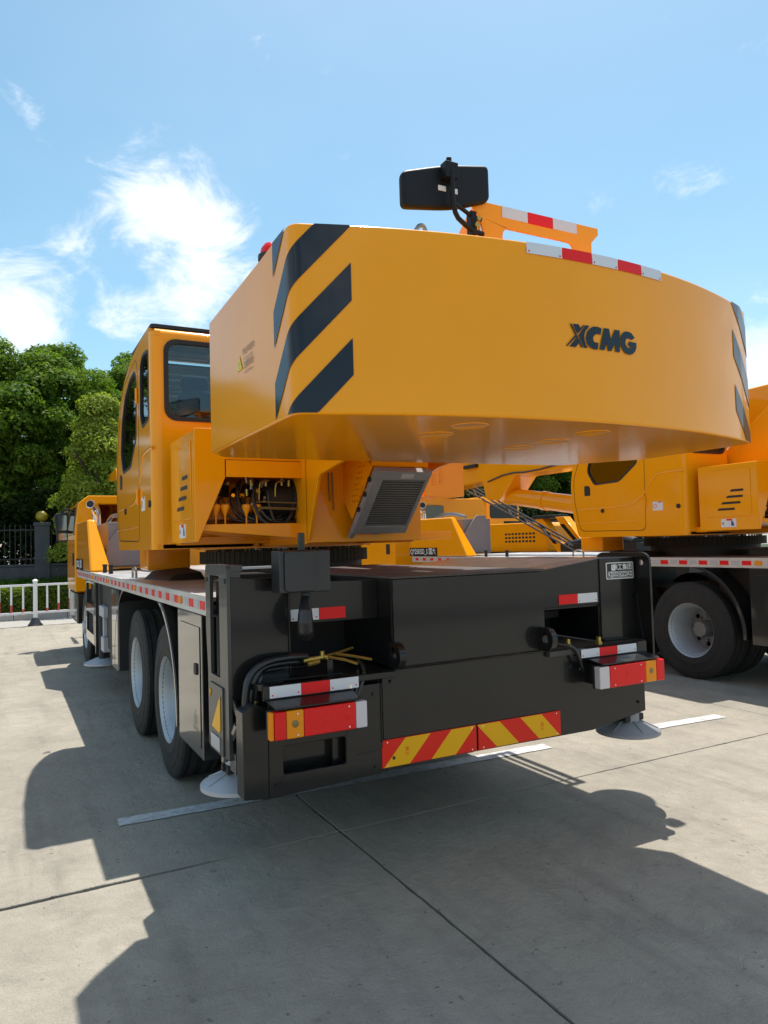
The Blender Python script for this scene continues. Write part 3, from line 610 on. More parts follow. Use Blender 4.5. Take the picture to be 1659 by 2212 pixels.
def oil_cooler():
    # tilted about 45 degrees, fins facing the rear and down
    p0 = Vector((0, .735, 2.085)); d = Vector((0, .286, -.285)).normalized(); nrm = Vector((0, -.285, -.286)).normalized(); ln = .50
    def q(x, t, h): return tuple(p0+Vector((x, 0, 0))+d*t+nrm*h)
    def slab(mb, x0, x1, t0, t1, h0, h1):
        return mb.add([q(x0, t0, h0), q(x1, t0, h0), q(x1, t1, h0), q(x0, t1, h0), q(x0, t0, h1), q(x1, t0, h1), q(x1, t1, h1), q(x0, t1, h1)], [(0, 3, 2, 1), (4, 5, 6, 7), (0, 1, 5, 4), (1, 2, 6, 5), (2, 3, 7, 6), (3, 0, 4, 7)])
    fr = MB(); slab(fr, -.185, .215, 0, .07, 0, .045); slab(fr, -.185, .215, ln-.035, ln+.03, 0, .045); slab(fr, -.185, -.115, .07, ln-.035, 0, .045); slab(fr, .19, .215, .07, ln-.035, 0, .045)
    slab(fr, -.115, .19, .07, ln-.035, -.01, .004)
    slab(fr, -.185, -.15, ln+.03, ln+.085, .0, .03); slab(fr, -.02, .03, ln+.03, ln+.06, .0, .02); slab(fr, .10, .20, ln+.03, ln+.05, 0, .02)
    f = fr.build('oil_cooler', 'coolerframe', CR, bevel=.005)
    for i in range(20):
        t = .080+i*(ln-.128)/19; mb = MB(); slab(mb, -.113, .188, t, t+.008, .006, .034); mb.build('cooler_fin', 'fin', f, smooth=0)
    lb = MB(); slab(lb, .00, .09, .015, .05, .045, .0465); lb.build('cooler_label', 'tapesilver', f); bk_ = MB(); slab(bk_, -.112, .187, .075, ln-.04, .004, .0055); bk_.build('cooler_core', 'dark', f)
    MB().lathe([(0, 0), (.05, .002), (.06, .03), (.045, .06)], (.09, 1.12, 1.70), 'z', 16).build('fan_hub', 'rust', f)
    holes = [circ(.86+.035*i+.017*(j % 2)+.018*j, 2.105-.036*j, .0085, 8) for j in range(7) for i in range(3)]
    sp = MB().plate([(.745, 2.09), (.90, 2.18), (1.125, 2.18), (1.268, 1.99), (1.225, 1.95), (1.055, 1.775)], -.192, -.186, 'x', holes+[rp([(.86, 1.955), (.895, 1.99), (.905, 1.975), (.87, 1.94)], .008)])
    sp.box(-.186, .215, .76, .772, 2.09, 2.16); sp.plate([(.76, 2.1), (1.12, 2.16), (1.26, 1.98), (1.06, 1.78)], .209, .215, 'x')
    s = sp.build('cooler_shroud', 'orange', CR, smooth=0)
    MB().cyl((-.20, .86, 1.925), (-.19, .86, 1.925), .016, n=10).cyl((-.20, .955, 1.835), (-.19, .955, 1.835), .016, n=10).cyl((-.20, .79, 2.01), (-.19, .79, 2.01), .016, n=10).build('bolt', 'dark', s)
    MB().box(-.17, .20, .78, 1.1, 2.165, 2.20).build('fan_housing', 'dark', CR)
    # louvred box on the right of the turret
    b = MB().box(.93, 1.33, 2.0, 2.6, 2.0, 2.95).build('right_housing', 'orange', CR, bevel=.008)
    b.name = 'louvred_housing'
    for c in range(2):
        for r_ in range(7): MB().plate(rr(1.005+c*.075, 2.10+r_*.028, 1.055+c*.075, 2.112+r_*.028, .005, 2), 1.992, 2.0, 'y').build('louvre', 'orange', b)
    # unseen slats and drum, shaped to cast the slotted and rounded ground shadow
    r3 = MB()
    for x0, x1 in ((1.44, 1.705), (1.735, 1.768), (1.80, 1.85)): r3.box(x0, x1, 1.15, 1.98, 2.455, 2.475)
    for y in (1.15, 1.94): r3.box(1.2, 1.85, y, y+.04, 2.475, 2.50)
    r3.box(1.36, 1.44, .3, 1.98, 2.455, 2.50); r3.box(.45, 1.40, .3, .36, 2.455, 2.50); r3.box(.45, 1.40, 1.9, 1.96, 2.455, 2.50); r3.box(1.44, 1.72, .55, 1.15, 2.455, 2.475); r3.build('shadow_slats', 'orange', CR)
    rm = MB().lathe([(0, 2.50), (.19, 2.50), (.205, 2.52), (.205, 2.68), (.19, 2.71), (.06, 2.73), (0, 2.73)], (1.80, .80, 0), 'z', 28).build('shadow_drum', 'base', CR)
    MB().tube([(1.72, .62, 2.55), (1.76, .5, 2.60), (1.80, .43, 2.62)], .03, 8, 1).lathe([(0, -.05), (.05, -.05), (.06, 0), (.05, .05), (0, .05)], (1.81, .42, 2.62), 'y', 14).build('shadow_nub', 'base', rm)
oil_cooler()

def operator_cab():
    X = -1.26; X2 = -.46
    side = rp([(2.16, 1.614), (3.80, 1.62), (3.90, 1.95), (3.92, 2.36), (3.84, 2.64), (3.66, 2.91), (3.42, 3.07), (2.98, 3.185), (2.55, 3.22), (2.16, 3.222)], [.0, .06, .1, .2, .2, .2, .2, .2, .05, .0])
    doorw = rp([(2.80, 3.05), (2.715, 2.95), (2.76, 2.50), (3.06, 2.30), (3.48, 2.29), (3.60, 2.47), (3.52, 2.74), (3.32, 2.94), (3.06, 3.03)], .05)
    sidew = rp([(2.185, 2.56), (2.46, 2.535), (2.555, 2.64), (2.53, 3.03), (2.42, 3.09), (2.185, 3.07)], .05)
    rightw = rp([(2.25, 2.35), (3.5, 2.35), (3.62, 2.6), (3.42, 2.95), (2.25, 3.08)], .08)
    b = MB().plate(side, X, X+.03, 'x', [doorw, sidew]); b.plate(side, X2-.03, X2, 'x', [rightw])
    def arc_strip(cx, cy, rad, a0, a1, th, n=7):
        o = [(cx+rad*math.cos(R(a0+(a1-a0)*i/n)), cy+rad*math.sin(R(a0+(a1-a0)*i/n))) for i in range(n+1)]
        return o+[(cx+(rad-th)*math.cos(R(a1+(a0-a1)*i/n)), cy+(rad-th)*math.sin(R(a1+(a0-a1)*i/n))) for i in range(n+1)]
    b.plate(arc_strip(X+.07, 2.16, .07, 180, 270, .02), 1.614, 3.19, 'z'); b.plate(arc_strip(X2-.07, 2.16, .07, 270, 360, .02), 1.614, 3.19, 'z')
    b.plate(arc_strip(2.16, 3.152, .07, 90, 180, .02), X+.035, X2-.035, 'x')
    rearw = rr(-1.165, 2.545, -.56, 3.13, .085)
    b.plate(rr(X+.07, 1.614, X2-.07, 3.152, .002), 2.09, 2.105, 'y', [rearw])
    # bull-nose corner posts and roof edge
    b.box(X+.03, X2-.03, 2.09, 3.80, 1.62, 1.65)
    roof = [(2.10, 3.205), (2.55, 3.205), (2.98, 3.17), (3.40, 3.06)]
    hole = rr(X+.075, 2.25, X2-.1, 2.95, .05)
    b.plate(rr(X+.028, 2.16, X2-.028, 2.98, .01), 3.202, 3.222, 'z', [hole])
    b.box(X+.03, X2-.03, 3.75, 3.80, 1.65, 2.1)
    cab = b.build('operator_cab', 'orange', CR, bevel=.018, seg=3, smooth=35)
    def win(poly, axis, a, b_, m, nm, seal=.018):
        w = MB().plate(poly, a, b_, axis).build(nm, m, cab, smooth=0)
        inner = scale_poly(poly, -seal-(.014 if axis == 'y' else 0)); outer = scale_poly(poly, .006)
        lo, hi = (a-.014, b_+.006) if axis != 'z' else (a-.004, b_+.008)
        MB().plate(outer, lo, hi, axis, [inner]).build('window_seal', 'dark', w)
    win(doorw, 'x', X+.010, X+.016, 'tint', 'door_window'); win(sidew, 'x', X+.010, X+.016, 'tint', 'side_window'); win(rearw, 'y', 2.092, 2.098, 'glass', 'rear_window')
    win(rightw, 'x', X2-.016, X2-.010, 'glass', 'right_window'); win(hole, 'z', 3.210, 3.216, 'glass', 'roof_window')
    MB().hexa([(X+.03, 2.98, 3.175), (X2-.03, 2.98, 3.175), (X2-.03, 3.50, 3.02), (X+.03, 3.50, 3.02), (X+.03, 2.98, 3.183), (X2-.03, 2.98, 3.183), (X2-.03, 3.50, 3.028), (X+.03, 3.50, 3.028)]).build('upper_windscreen', 'glass', cab)
    MB().hexa([(X+.04, 3.86, 2.1), (X2-.04, 3.86, 2.1), (X2-.04, 3.87, 2.1), (X+.04, 3.87, 2.1), (X+.04, 3.50, 3.02), (X2-.04, 3.50, 3.02), (X2-.04, 3.51, 3.02), (X+.04, 3.51, 3.02)]).build('windscreen', 'glass', cab)
    MB().plate([(2.18, 1.66), (3.70, 1.66), (3.80, 2.2), (3.78, 2.6), (3.5, 2.98), (2.95, 3.15), (2.18, 3.17)], X2-.038, X2-.033, 'x', [scale_poly(rightw, .01)]).build('inner_lining', 'dark', cab, smooth=0)
    # door: outline groove, ribs, handle, hinges, lock
    seam = scale_poly(rp([(2.66, 1.68), (3.76, 1.70), (3.86, 2.1), (3.86, 2.4), (3.60, 2.93), (3.40, 3.05), (2.72, 3.14), (2.64, 2.95)], .08), 0)
    MB().plate(seam, X-.0015, X+.002, 'x', [scale_poly(seam, -.008)]).build('door_seam', 'decal', cab)
    ribs = MB().tube([(3.80, 1.985, 0), (3.0, 1.985, 0), (2.80, 2.02, 0), (2.66, 2.12, 0), (2.50, 2.32, 0), (2.38, 2.345, 0), (2.09, 2.345, 0)], .012, 6, 1)
    ribs.v = [(X-.0+z*.55, x, y) for x, y, z in ribs.v]; ribs.build('pressed_rib', 'orange', cab)
    rb2 = MB().tube([(3.85, 1.80, 0), (2.78, 1.80, 0)], .007, 6); rb2.v = [(X+z*.5, x, y) for x, y, z in rb2.v]; rb2.build('pressed_rib', 'orange', cab)
    MB().plate(rp([(3.66, 2.16), (3.66, 2.29), (3.59, 2.29), (3.56, 2.26), (3.56, 2.16)], .01), X-.006, X, 'x').build('door_handle', 'dark', cab)
    for y, z in ((3.35, 1.95), (2.18, 1.945)): MB().cyl((X-.012, y, z), (X, y, z), .026, n=14).build('lock', 'dark', cab)
    for z in (2.82, 2.03): MB().cyl((X-.012, 2.655, z-.06), (X-.012, 2.655, z+.06), .012, n=10).build('hinge', 'orange', cab)
    s = MB().plate(rr(2.40, 1.91, 2.545, 2.015, .008), X-.003, X, 'x').build('safety_sticker', 'white', cab)
    MB().box(X-.0045, X-.0035, 2.41, 2.47, 2.0, 2.012).build('sticker_band', 'boardred', s)
    MB().plate(circ(2.51, 1.962, .026), X-.0045, X-.0035, 'x', [circ(2.51, 1.962, .020)]).build('no_entry_mark', 'boardred', s)
    rim = MB().plate(rr(X+.012, 2.13, X2-.012, 3.02, .03), 3.2225, 3.25, 'z', [hole]).build('roof_cap', 'dark', cab, bevel=.008)
    # inside
    st = MB().plate(rp([(-.96, 2.05), (-.99, 2.55), (-.94, 2.90), (-.66, 2.90), (-.61, 2.55), (-.64, 2.05)], .09), 2.62, 2.74, 'y').box(-1.0, -.60, 2.62, 3.15, 1.98, 2.10)
    st.plate(rr(-.92, 2.88, -.70, 3.02, .05), 2.65, 2.73, 'y'); st.build('seat', 'seat', cab, bevel=.03)
    MB().box(-.88, -.66, 2.55, 2.60, 2.68, 2.74).build('seat_bracket', 'dark', cab)
    MB().box(-1.2, -.55, 3.3, 3.75, 1.66, 2.35).tube([(-.95, 3.2, 2.4), (-.95, 3.05, 2.62)], .03).build('console', 'dark', cab, bevel=.02)
    for k in range(7): y = 2.86+.10*k; z = 3.16-.25*max(0, y-2.95); MB().hexa([(X+.06, y, z-.03), (X2-.05, y, z-.03), (X2-.05, y+.055, z-.05), (X+.06, y+.055, z-.05), (X+.06, y, z-.026), (X2-.05, y, z-.026), (X2-.05, y+.055, z-.046), (X+.06, y+.055, z-.046)]).build('blind_slat', 'blind', cab)
    MB().box(X+.04, X2-.04, 2.11, 2.13, 1.65, 2.46).box(X2-.05, X2-.035, 2.14, 3.75, 1.65, 2.33).build('inner_panel', 'dark', cab)
operator_cab()

# --- rear black structure
def rear_frame():
    rf = MB().plate([(-.549, .515), (.81, .505), (1.237, .562), (1.237, .985), (-.549, .985)], 0, .02, 'y')
    rf.box(.55, 1.237, .02, .30, .60, .98)
    rp_ = rf.build('rear_panel', 'black', CR, bevel=.004)
    MB().box(-.45, .45, .03, 9.2, .70, .95).build('chassis_frame', 'dark', CR)
    lp = MB().plate([(-1.135, .475), (-.562, .495), (-.562, .93), (-1.135, .93)], -.004, .016, 'y', [rr(-1.068, .572, -.752, .70, .012)])
    lp.box(-.70, -.56, .016, .05, .5, .93); lp.build('left_panel', 'black', CR, bevel=.003)
    MB().box(-1.09, -.72, .10, .12, .5, .75).box(-.80, -.72, .05, .10, .5, .75).build('recess_back', 'black', CR)
    MB().box(-.56, -.549, .03, .05, .51, .98).build('panel_backing', 'dark', CR)
    for q in ([(-.549, -.003, .986), (.487, -.003, .988)], [(-.475, -.004, .995), (-.475, -.004, 1.43)], [(.487, .087, .99), (.487, .087, 1.42)], [(-.962, .167, .99), (-.962, .167, 1.45)], [(-.56, -.006, .615), (-.56, -.006, .93)]):
        p_, q_ = Vector(q[0]), Vector(q[1]); n_ = 40; MB().tube([p_.lerp(q_, i/n_)+Vector((rng.uniform(-.0012, .0012), rng.uniform(-.001, .001), rng.uniform(-.0012, .0012))) for i in range(n_+1)], .0042, 6).build('weld_bead', 'black', CR)
    for x, z in ((-1.10, .53), (-1.10, .88), (-.60, .53), (-.60, .88), (-.50, .56), (-.50, .93), (1.18, .93), (1.18, .62)): MB().cyl((x, -.004, z), (x, -.012, z), .009, n=6).build('hex_bolt', 'black', CR, smooth=0)
    # low weld strip
    MB().box(-.69, -.565, -.007, -.004, .600, .606).build('weld_strip', 'black', CR)
    # centre box with top plate
    bx = MB().box(-.475, .485, 0, .02, .992, 1.432).box(-.475, -.455, .02, 1.9, .992, 1.432).box(.465, .485, .02, 1.9, .992, 1.432).box(-.455, .465, 1.88, 1.9, .99, 1.43)
    bx.box(-.475, .485, -.012, 0, .990, .997)
    bx.build('centre_box', 'black', CR, bevel=.004)
    MB().box(-.485, .495, -.004, 2.10, 1.434, 1.446).build('top_plate', 'rust', CR, bevel=.003)
    # ledges
    MB().plate([(-1.13, -.03), (-.48, -.03), (-.48, .55), (-1.20, .55), (-1.20, .10)], .955, .985, 'z', [rr(-1.04, .04, -.72, .085, .012)]).build('left_ledge', 'black', CR, bevel=.003)
    MB().plate([(.487, -.03), (1.16, -.03), (1.28, .02), (1.28, .5), (.487, .5)], .955, .985, 'z').build('right_ledge', 'rust', CR, bevel=.003)
    # right upper housing
    r = MB().plate([(.487, 1.215), (.992, 1.215), (.992, .987), (1.285, .987), (1.285, 1.487), (.994, 1.485), (.487, 1.425)], .09, .102, 'y')
    r.hexa([(.487, .102, 1.415), (.99, .102, 1.475), (.99, 1.6, 1.475), (.487, 1.6, 1.43), (.487, .102, 1.425), (.99, .102, 1.485), (.99, 1.6, 1.485), (.487, 1.6, 1.44)])
    r.box(.992, 1.285, .102, 1.0, 1.475, 1.487); r.box(.985, .992, .102, .6, .99, 1.215); r.box(.487, .99, .102, .12, 1.2, 1.215)
    r.box(.990, .9965, .082, .09, .987, 1.486); r.box(1.0, 1.285, .07, .09, .987, 1.0)
    r.build('right_housing', 'black', CR, bevel=.003)
    MB().box(.50, .985, .55, .57, .985, 1.40).box(.60, .63, .3, .33, .985, 1.40).box(.74, .77, .4, .43, .985, 1.4).box(.62, .9, .36, .38, 1.12, 1.16).build('inner_frame', 'dark', CR)
    MB().box(.62, .72, .30, .31, 1.05, 1.065).build('light_strip', 'alu', CR)
    fl = rp([(-.03, .87), (-.03, 1.515), (.42, 1.515), (.42, .87)], [.02, .07, .07, .02], 6)
    f = MB().plate(fl, 1.287, 1.303, 'x', [circ(.035, 1.452, .017, 14)]).plate([(.03, .99), (.09, .99), (.09, 1.22), (.07, 1.26)], 1.270, 1.286, 'x').build('outrigger_flange', 'black', CR, bevel=.003)
    for x, y in ((.90, .02), (.70, .06)): MB().cyl((x, y, .985), (x, y, 1.003), .021, n=6).cyl((x, y, 1.003), (x, y, 1.03), .015, n=6).build('brass_bolt', 'brass', CR, smooth=20)
    # left upper housing
    l = MB().plate([(-1.25, .90), (-.965, .90), (-.965, 1.23), (-.475, 1.23), (-.475, 1.425), (-1.0, 1.44), (-1.25, 1.475)], .17, .182, 'y')
    l.box(-1.25, -.965, .182, .56, 1.45, 1.462); l.box(-.965, -.957, .182, .7, .985, 1.23); l.box(-.967, -.96, .158, .17, .99, 1.45)
    l.build('left_housing', 'black', CR, bevel=.003)
    MB().box(-.95, -.48, .75, .77, .985, 1.43).build('recess_wall', 'dark', CR)
    MB().box(-1.19, -.90, .46, .50, 1.50, 1.512).build('sunlit_edge', 'whitepaint', CR)  # white strip stands in for sunlit deck plate showing through
    # post with slot
    po = rp([(.17, .62), (.17, 1.532), (.575, 1.532), (.575, 1.20), (.545, 1.0), (.545, .62)], [.01, .03, .03, .0, .0, .02])
    p = MB().plate(po, -1.268, -1.25, 'x', [rr(.31, .985, .485, 1.478, .012)]).box(-1.25, -1.19, .17, .575, 1.50, 1.53)
    p.box(-1.25, -1.20, .175, .19, .9, 1.50); p.plate(rr(.25, .62, .49, .945, .01), -1.276, -1.268, 'x')
    p = p.build('outrigger_post', 'post', CR, bevel=.003)
    MB().cyl((-1.272, .20, 1.455), (-1.266, .20, 1.455), .012).cyl((-1.272, .54, 1.455), (-1.266, .54, 1.455), .012).build('bolt', 'dark', p)
    MB().box(-1.22, -1.0, .26, .55, .64, 1.48).build('outrigger_beam', 'dark', CR)
    tr = MB(); tr.plate([(.285, .905), (.285, .745), (.30, .725), (.44, .735)], -1.280, -1.277, 'x').plate([(.475, .915), (.455, .905), (.475, .87)], -1.280, -1.277, 'x')
    tr.build('amber_reflector', 'boardyellow', p)
    MB().box(-1.281, -1.277, .30, .46, .635, .70).build('foot_sticker', 'tapesilver', p)
    # column at the rear left
    c = MB().plate([(-1.255, .49), (-1.137, .475), (-1.137, .885), (-1.205, .905), (-1.255, .875)], -.004, .10, 'y')
    c.hexa([(-1.253, .10, .83), (-1.235, .10, .83), (-1.235, .22, .90), (-1.253, .22, .90), (-1.253, .10, .875), (-1.235, .10, .875), (-1.235, .22, .945), (-1.253, .22, .945)])
    c.build('corner_column', 'black', CR, bevel=.004)
    MB().tube([(-1.24, .12, .80), (-1.245, .2, .72), (-1.245, .32, .66), (-1.245, .34, .58)], .018, 8, 1).box(-1.252, -1.247, .12, .22, .57, .66).build('jack_hose', 'steel', CR)
    # tow lugs
    for nm, x in (('tow_lug', -.49), ('tow_lug', .455)):
        q = [(0, 1.0), (0, 1.125)]+[(-.055+.0625*math.cos(R(a)), 1.0625+.0625*math.sin(R(a))) for a in range(90, 271, 15)]
        MB().plate(q, x-.018, x+.018, 'x', [circ(-.055, 1.0625, .025, 14)]).build(nm, 'black', CR, bevel=.004)
    MB().plate(rr(.26, .52, .27, .53, .003), -.001, 0, 'y')
    # lettering plate
    pl = MB().plate(rr(1.045, 1.356, 1.272, 1.458, .008), .084, .0895, 'y').build('name_plate', 'lettersilver', CR, bevel=.001)
    MB().plate(rr(1.052, 1.362, 1.265, 1.452, .006), .083, .0838, 'y').build('plate_field', 'decal', pl)
    t = MB().text('徐工集团', (1.178, .0820, 1.426), (1, 0, 0), (0, 0, 1), .040, bold=.02).text('XZJ5321JQZ25KD', (1.1585, .0820, 1.385), (1, 0, 0), (0, 0, 1), .036, sx=.72, bold=.025)
    t.plate(rr(1.086, 1.408, 1.118, 1.444, .004), .0815, .082, 'y', [[(1.094, 1.436), (1.110, 1.436), (1.102, 1.416)]])
    t.plate(rr(1.060, 1.367, 1.257, 1.403, .005), .0815, .082, 'y', [rr(1.062, 1.369, 1.255, 1.401, .004)])
    t.build('plate_lettering', 'lettersilver', pl, smooth=0)
    # reflective tapes
    def tape(x0, x1, z0, z1, y, m, dots=True):
        o = MB().box(x0+.001, x1-.001, y-.003, y, z0, z1).build('reflective_tape', m, CR)
        if dots and m == 'tapewhite':
            for xx, zz in ((x0+.014, z0+.012), (x1-.014, z0+.014)): MB().cyl((xx, y-.003, zz), (xx, y-.0038, zz), .004, n=8).build('diamond_mark', 'tapered', o)
    for a, b_, m in ((-1.137, -.985, 'tapewhite'), (-.985, -.842, 'tapered'), (-.842, -.692, 'tapewhite')): tape(a, b_, .930, .982, -.033, m)
    for a, b_, m in ((.71, .85, 'tapewhite'), (.85, .99, 'tapered'), (.99, 1.145, 'tapewhite')): tape(a, b_, .930, .978, -.033, m)
    tape(-.955, -.805, 1.245, 1.302, .169, 'tapewhite'); tape(-.805, -.66, 1.245, 1.302, .169, 'tapered')
    tape(.667, .812, 1.228, 1.284, .089, 'tapered'); tape(.812, .968, 1.228, 1.284, .089, 'tapewhite')
    # lamp brackets and lamps
    for sx, x0, x1 in ((-1, -1.175, -.705), (1, .735, 1.245)):
        cx = (x0+x1)/2
        br = MB().hexa([(x0+.03, -.145, .896), (x1-.03, -.145, .896), (x1-.02, -.0, .918), (x0+.02, -.0, .918), (x0+.03, -.145, .904), (x1-.03, -.145, .904), (x1-.02, -.0, .930), (x0+.02, -.0, .930)])
        br.box(x0+.01, x1-.01, -.030, -.005, .918, .985); br.box(x0+.05, x1-.05, -.085, -.005, .775, .896)
        br.build('lamp_bracket', 'black', CR, bevel=.003)
        hs = MB().box(x0, x1, -.105, -.088, .765, .893).build('tail_lamp', 'dark', CR, bevel=.004)
        seg = [('amber_side', .0, .045, 'amber'), ('red', .045, .16, 'red'), ('amber', .16, .335, 'amber'), ('red', .335, .875, 'red'), ('clear', .875, 1., 'clear')] if sx < 0 else [('clear', 0, .15, 'clear'), ('red', .15, .70, 'red'), ('amber', .70, .87, 'amber'), ('red', .87, 1., 'red')]
        for nm, a, b_, m in seg:
            xa, xb = x0+(x1-x0)*a, x0+(x1-x0)*b_; MB().box(xa+.0005, xb-.0005, -.150 if nm != 'amber_side' else -.143, -.105, .768, .890).build('lamp_lens', m, hs, bevel=.006)
        for fx, m in (((.245, 'dullbrass'), (.79, 'tapered'), (.55, 'boardred')) if sx < 0 else ((.42, 'tapered'), (.785, 'dullbrass'))):
            xx = x0+(x1-x0)*fx; MB().lathe([(0, -.0012), (.012, -.0010), (.017, 0)], (xx, -.1502, .832), 'y', 16).build('lens_spot', m, hs)  # discs paint the glow and dark spots onto the lenses
        for fx in (.27, .80) if sx < 0 else (.22, .62):
            for z in (.783, .875): xx = x0+(x1-x0)*fx; MB().cyl((xx, -.1505, z), (xx, -.153, z), .004, n=8).build('lens_screw', 'chrome', hs)
    MB().cyl((-.735, -.03, .93), (-.735, -.03, .947), .008, n=8).cyl((.70, -.03, .87), (.70, -.045, .87), .010, n=8).build('wing_nut', 'chrome', CR)
    MB().tube([(-.70, -.02, .88), (-.665, -.02, .95), (-.64, .0, 1.01), (-.62, .12, 1.03), (-.6, .3, 1.0)], .010, 8, 2).tube([(-.715, -.02, .88), (-.685, -.02, .95), (-.67, .02, 1.0)], .008, 8, 1).build('lamp_cable', 'hose', CR)
    MB().tube([(.72, -.03, .86), (.69, -.05, .92), (.66, -.04, 1.0), (.58, .0, 1.02), (.52, .1, 1.02), (.5, .3, 1.0)], .010, 8, 2).build('lamp_cable', 'hose', CR)
    # marking boards, red with yellow diagonals
    z0, z1 = .517, .651
    for s, xa, xb in ((1, -.564, -.006), (-1, .006, .564)):
        o = MB().box(xa, xb, -.009, -.002, z0, z1).build('marking_board', 'boardred', CR, bevel=.002)
        w = xb-xa; h = z1-z0; 
        for u0 in ((.015, .50) if s > 0 else (-.05, .46)):
            a, b_, k = xa+w*u0, xa+w*(u0+.26), h*.93
            p = [(a, z0+.002), (b_, z0+.002), (b_+k*1.0, z1-.002), (a+k*1.0, z1-.002)] if s > 0 else [(a+k+.02, z0+.002), (b_+k+.02, z0+.002), (b_+.02, z1-.002), (a+.02, z1-.002)]
            MB().plate(p, -.0105, -.0091, 'y').build('yellow_stripe', 'boardyellow', o)
        for x in (xa+.03, xb-.03):
            for z in (z0+.012, z1-.012): MB().cyl((x, -.009, z), (x, -.0115, z), .004, n=8).build('rivet', 'chrome', o)
        xm = xa+w*.25 if s > 0 else xa+w*.76
        MB().text('国', (xm, -.0112, z0+.075), (1, 0, 0), (0, 0, 1), .022).text('03', (xm, -.0112, z0+.052), (1, 0, 0), (0, 0, 1), .018).build('board_print', 'boardred', o, smooth=0)
    # hoses and brass manifold in the left recess
    for i, (o, r_) in enumerate(((0, .017), (.028, .017), (.056, .014))):
        MB().tube([(-1.215+o, .08+o*.5, .84), (-1.215+o, .08+o*.5, .94), (-1.19+o, .09, 1.03-o*.4), (-1.11, .10+o, 1.075-o*.9), (-1.0, .12+o, 1.082-o), (-.88, .16+o, 1.07-o)], r_, 10, 2).build('hydraulic_hose', 'hose', CR)
        MB().cyl((-1.215+o, .08+o*.5, .85), (-1.215+o, .08+o*.5, .90), .015, n=8).cyl((-1.215+o, .08+o*.5, .865), (-1.215+o, .08+o*.5, .878), .020, n=6).build('hose_fitting', 'brass', CR)
    mf = MB().box(-.87, -.76, .16, .185, 1.045, 1.062).cyl((-.90, .15, 1.050), (-.78, .15, 1.060), .011, n=8).cyl((-.885, .13, 1.035), (-.82, .14, 1.042), .012, n=6).cyl((-.80, .15, 1.055), (-.80, .15, 1.09), .012, n=8)
    mf.build('brass_manifold', 'brass', CR, bevel=.002)
    for q in ([(-.77, .17, 1.06), (-.68, .20, 1.068), (-.60, .22, 1.08)], [(-.72, .19, 1.064), (-.64, .16, 1.05), (-.55, .10, 1.03)], [(-.76, .16, 1.055), (-.69, .12, 1.04), (-.64, .08, 1.02)]):
        MB().tube(q, .0075, 6).build('brass_pipe', 'brass', CR)
    MB().box(-.795, -.765, .10, .112, .985, 1.05).build('manifold_stand', 'black', CR)
    # jacks
    for x, y, z0, r_ in ((-1.13, .50, .40, .195), (1.175, .09, .425, .19)):
        pd = MB().lathe([(0, 0), (r_, 0), (r_, .018), (r_*.97, .024), (r_*.45, .066), (r_*.34, .07), (.07, .072), (.07, .15)], (x, y, z0), 'z', 36); pm_ = 'padgrey' if x < 0 else 'coolerframe'  # right pad: its shade is put into a darker grey
        for k in range(6):
            a = R(60*k+15); u = Vector((math.cos(a), math.sin(a), 0)); w = Vector((-u.y, u.x, 0))*.004; c0 = Vector((x, y, z0))
            P = [c0+u*.07+w, c0+u*(r_*.9)+w, c0+u*(r_*.9)-w, c0+u*.07-w]
            pd.hexa([tuple(P[0]+Vector((0, 0, .03))), tuple(P[1]+Vector((0, 0, .025))), tuple(P[2]+Vector((0, 0, .025))), tuple(P[3]+Vector((0, 0, .03))), tuple(P[0]+Vector((0, 0, .080))), tuple(P[1]+Vector((0, 0, .034))), tuple(P[2]+Vector((0, 0, .034))), tuple(P[3]+Vector((0, 0, .080)))])
        pd.build('jack_pad', pm_, CR, smooth=35)
        j = MB().cyl((x, y, z0+.07), (x, y, .90), .05, n=20).box(x-.075, x+.075, y-.06, y+.06, z0+.075, z0+.115)
        j.cyl((x-.09, y, z0+.10), (x+.09, y, z0+.10), .018).box(x-.06, x+.06, y-.055, y+.085, .575, .93); j.build('jack_leg', 'dark', CR, bevel=.005)
rear_frame()

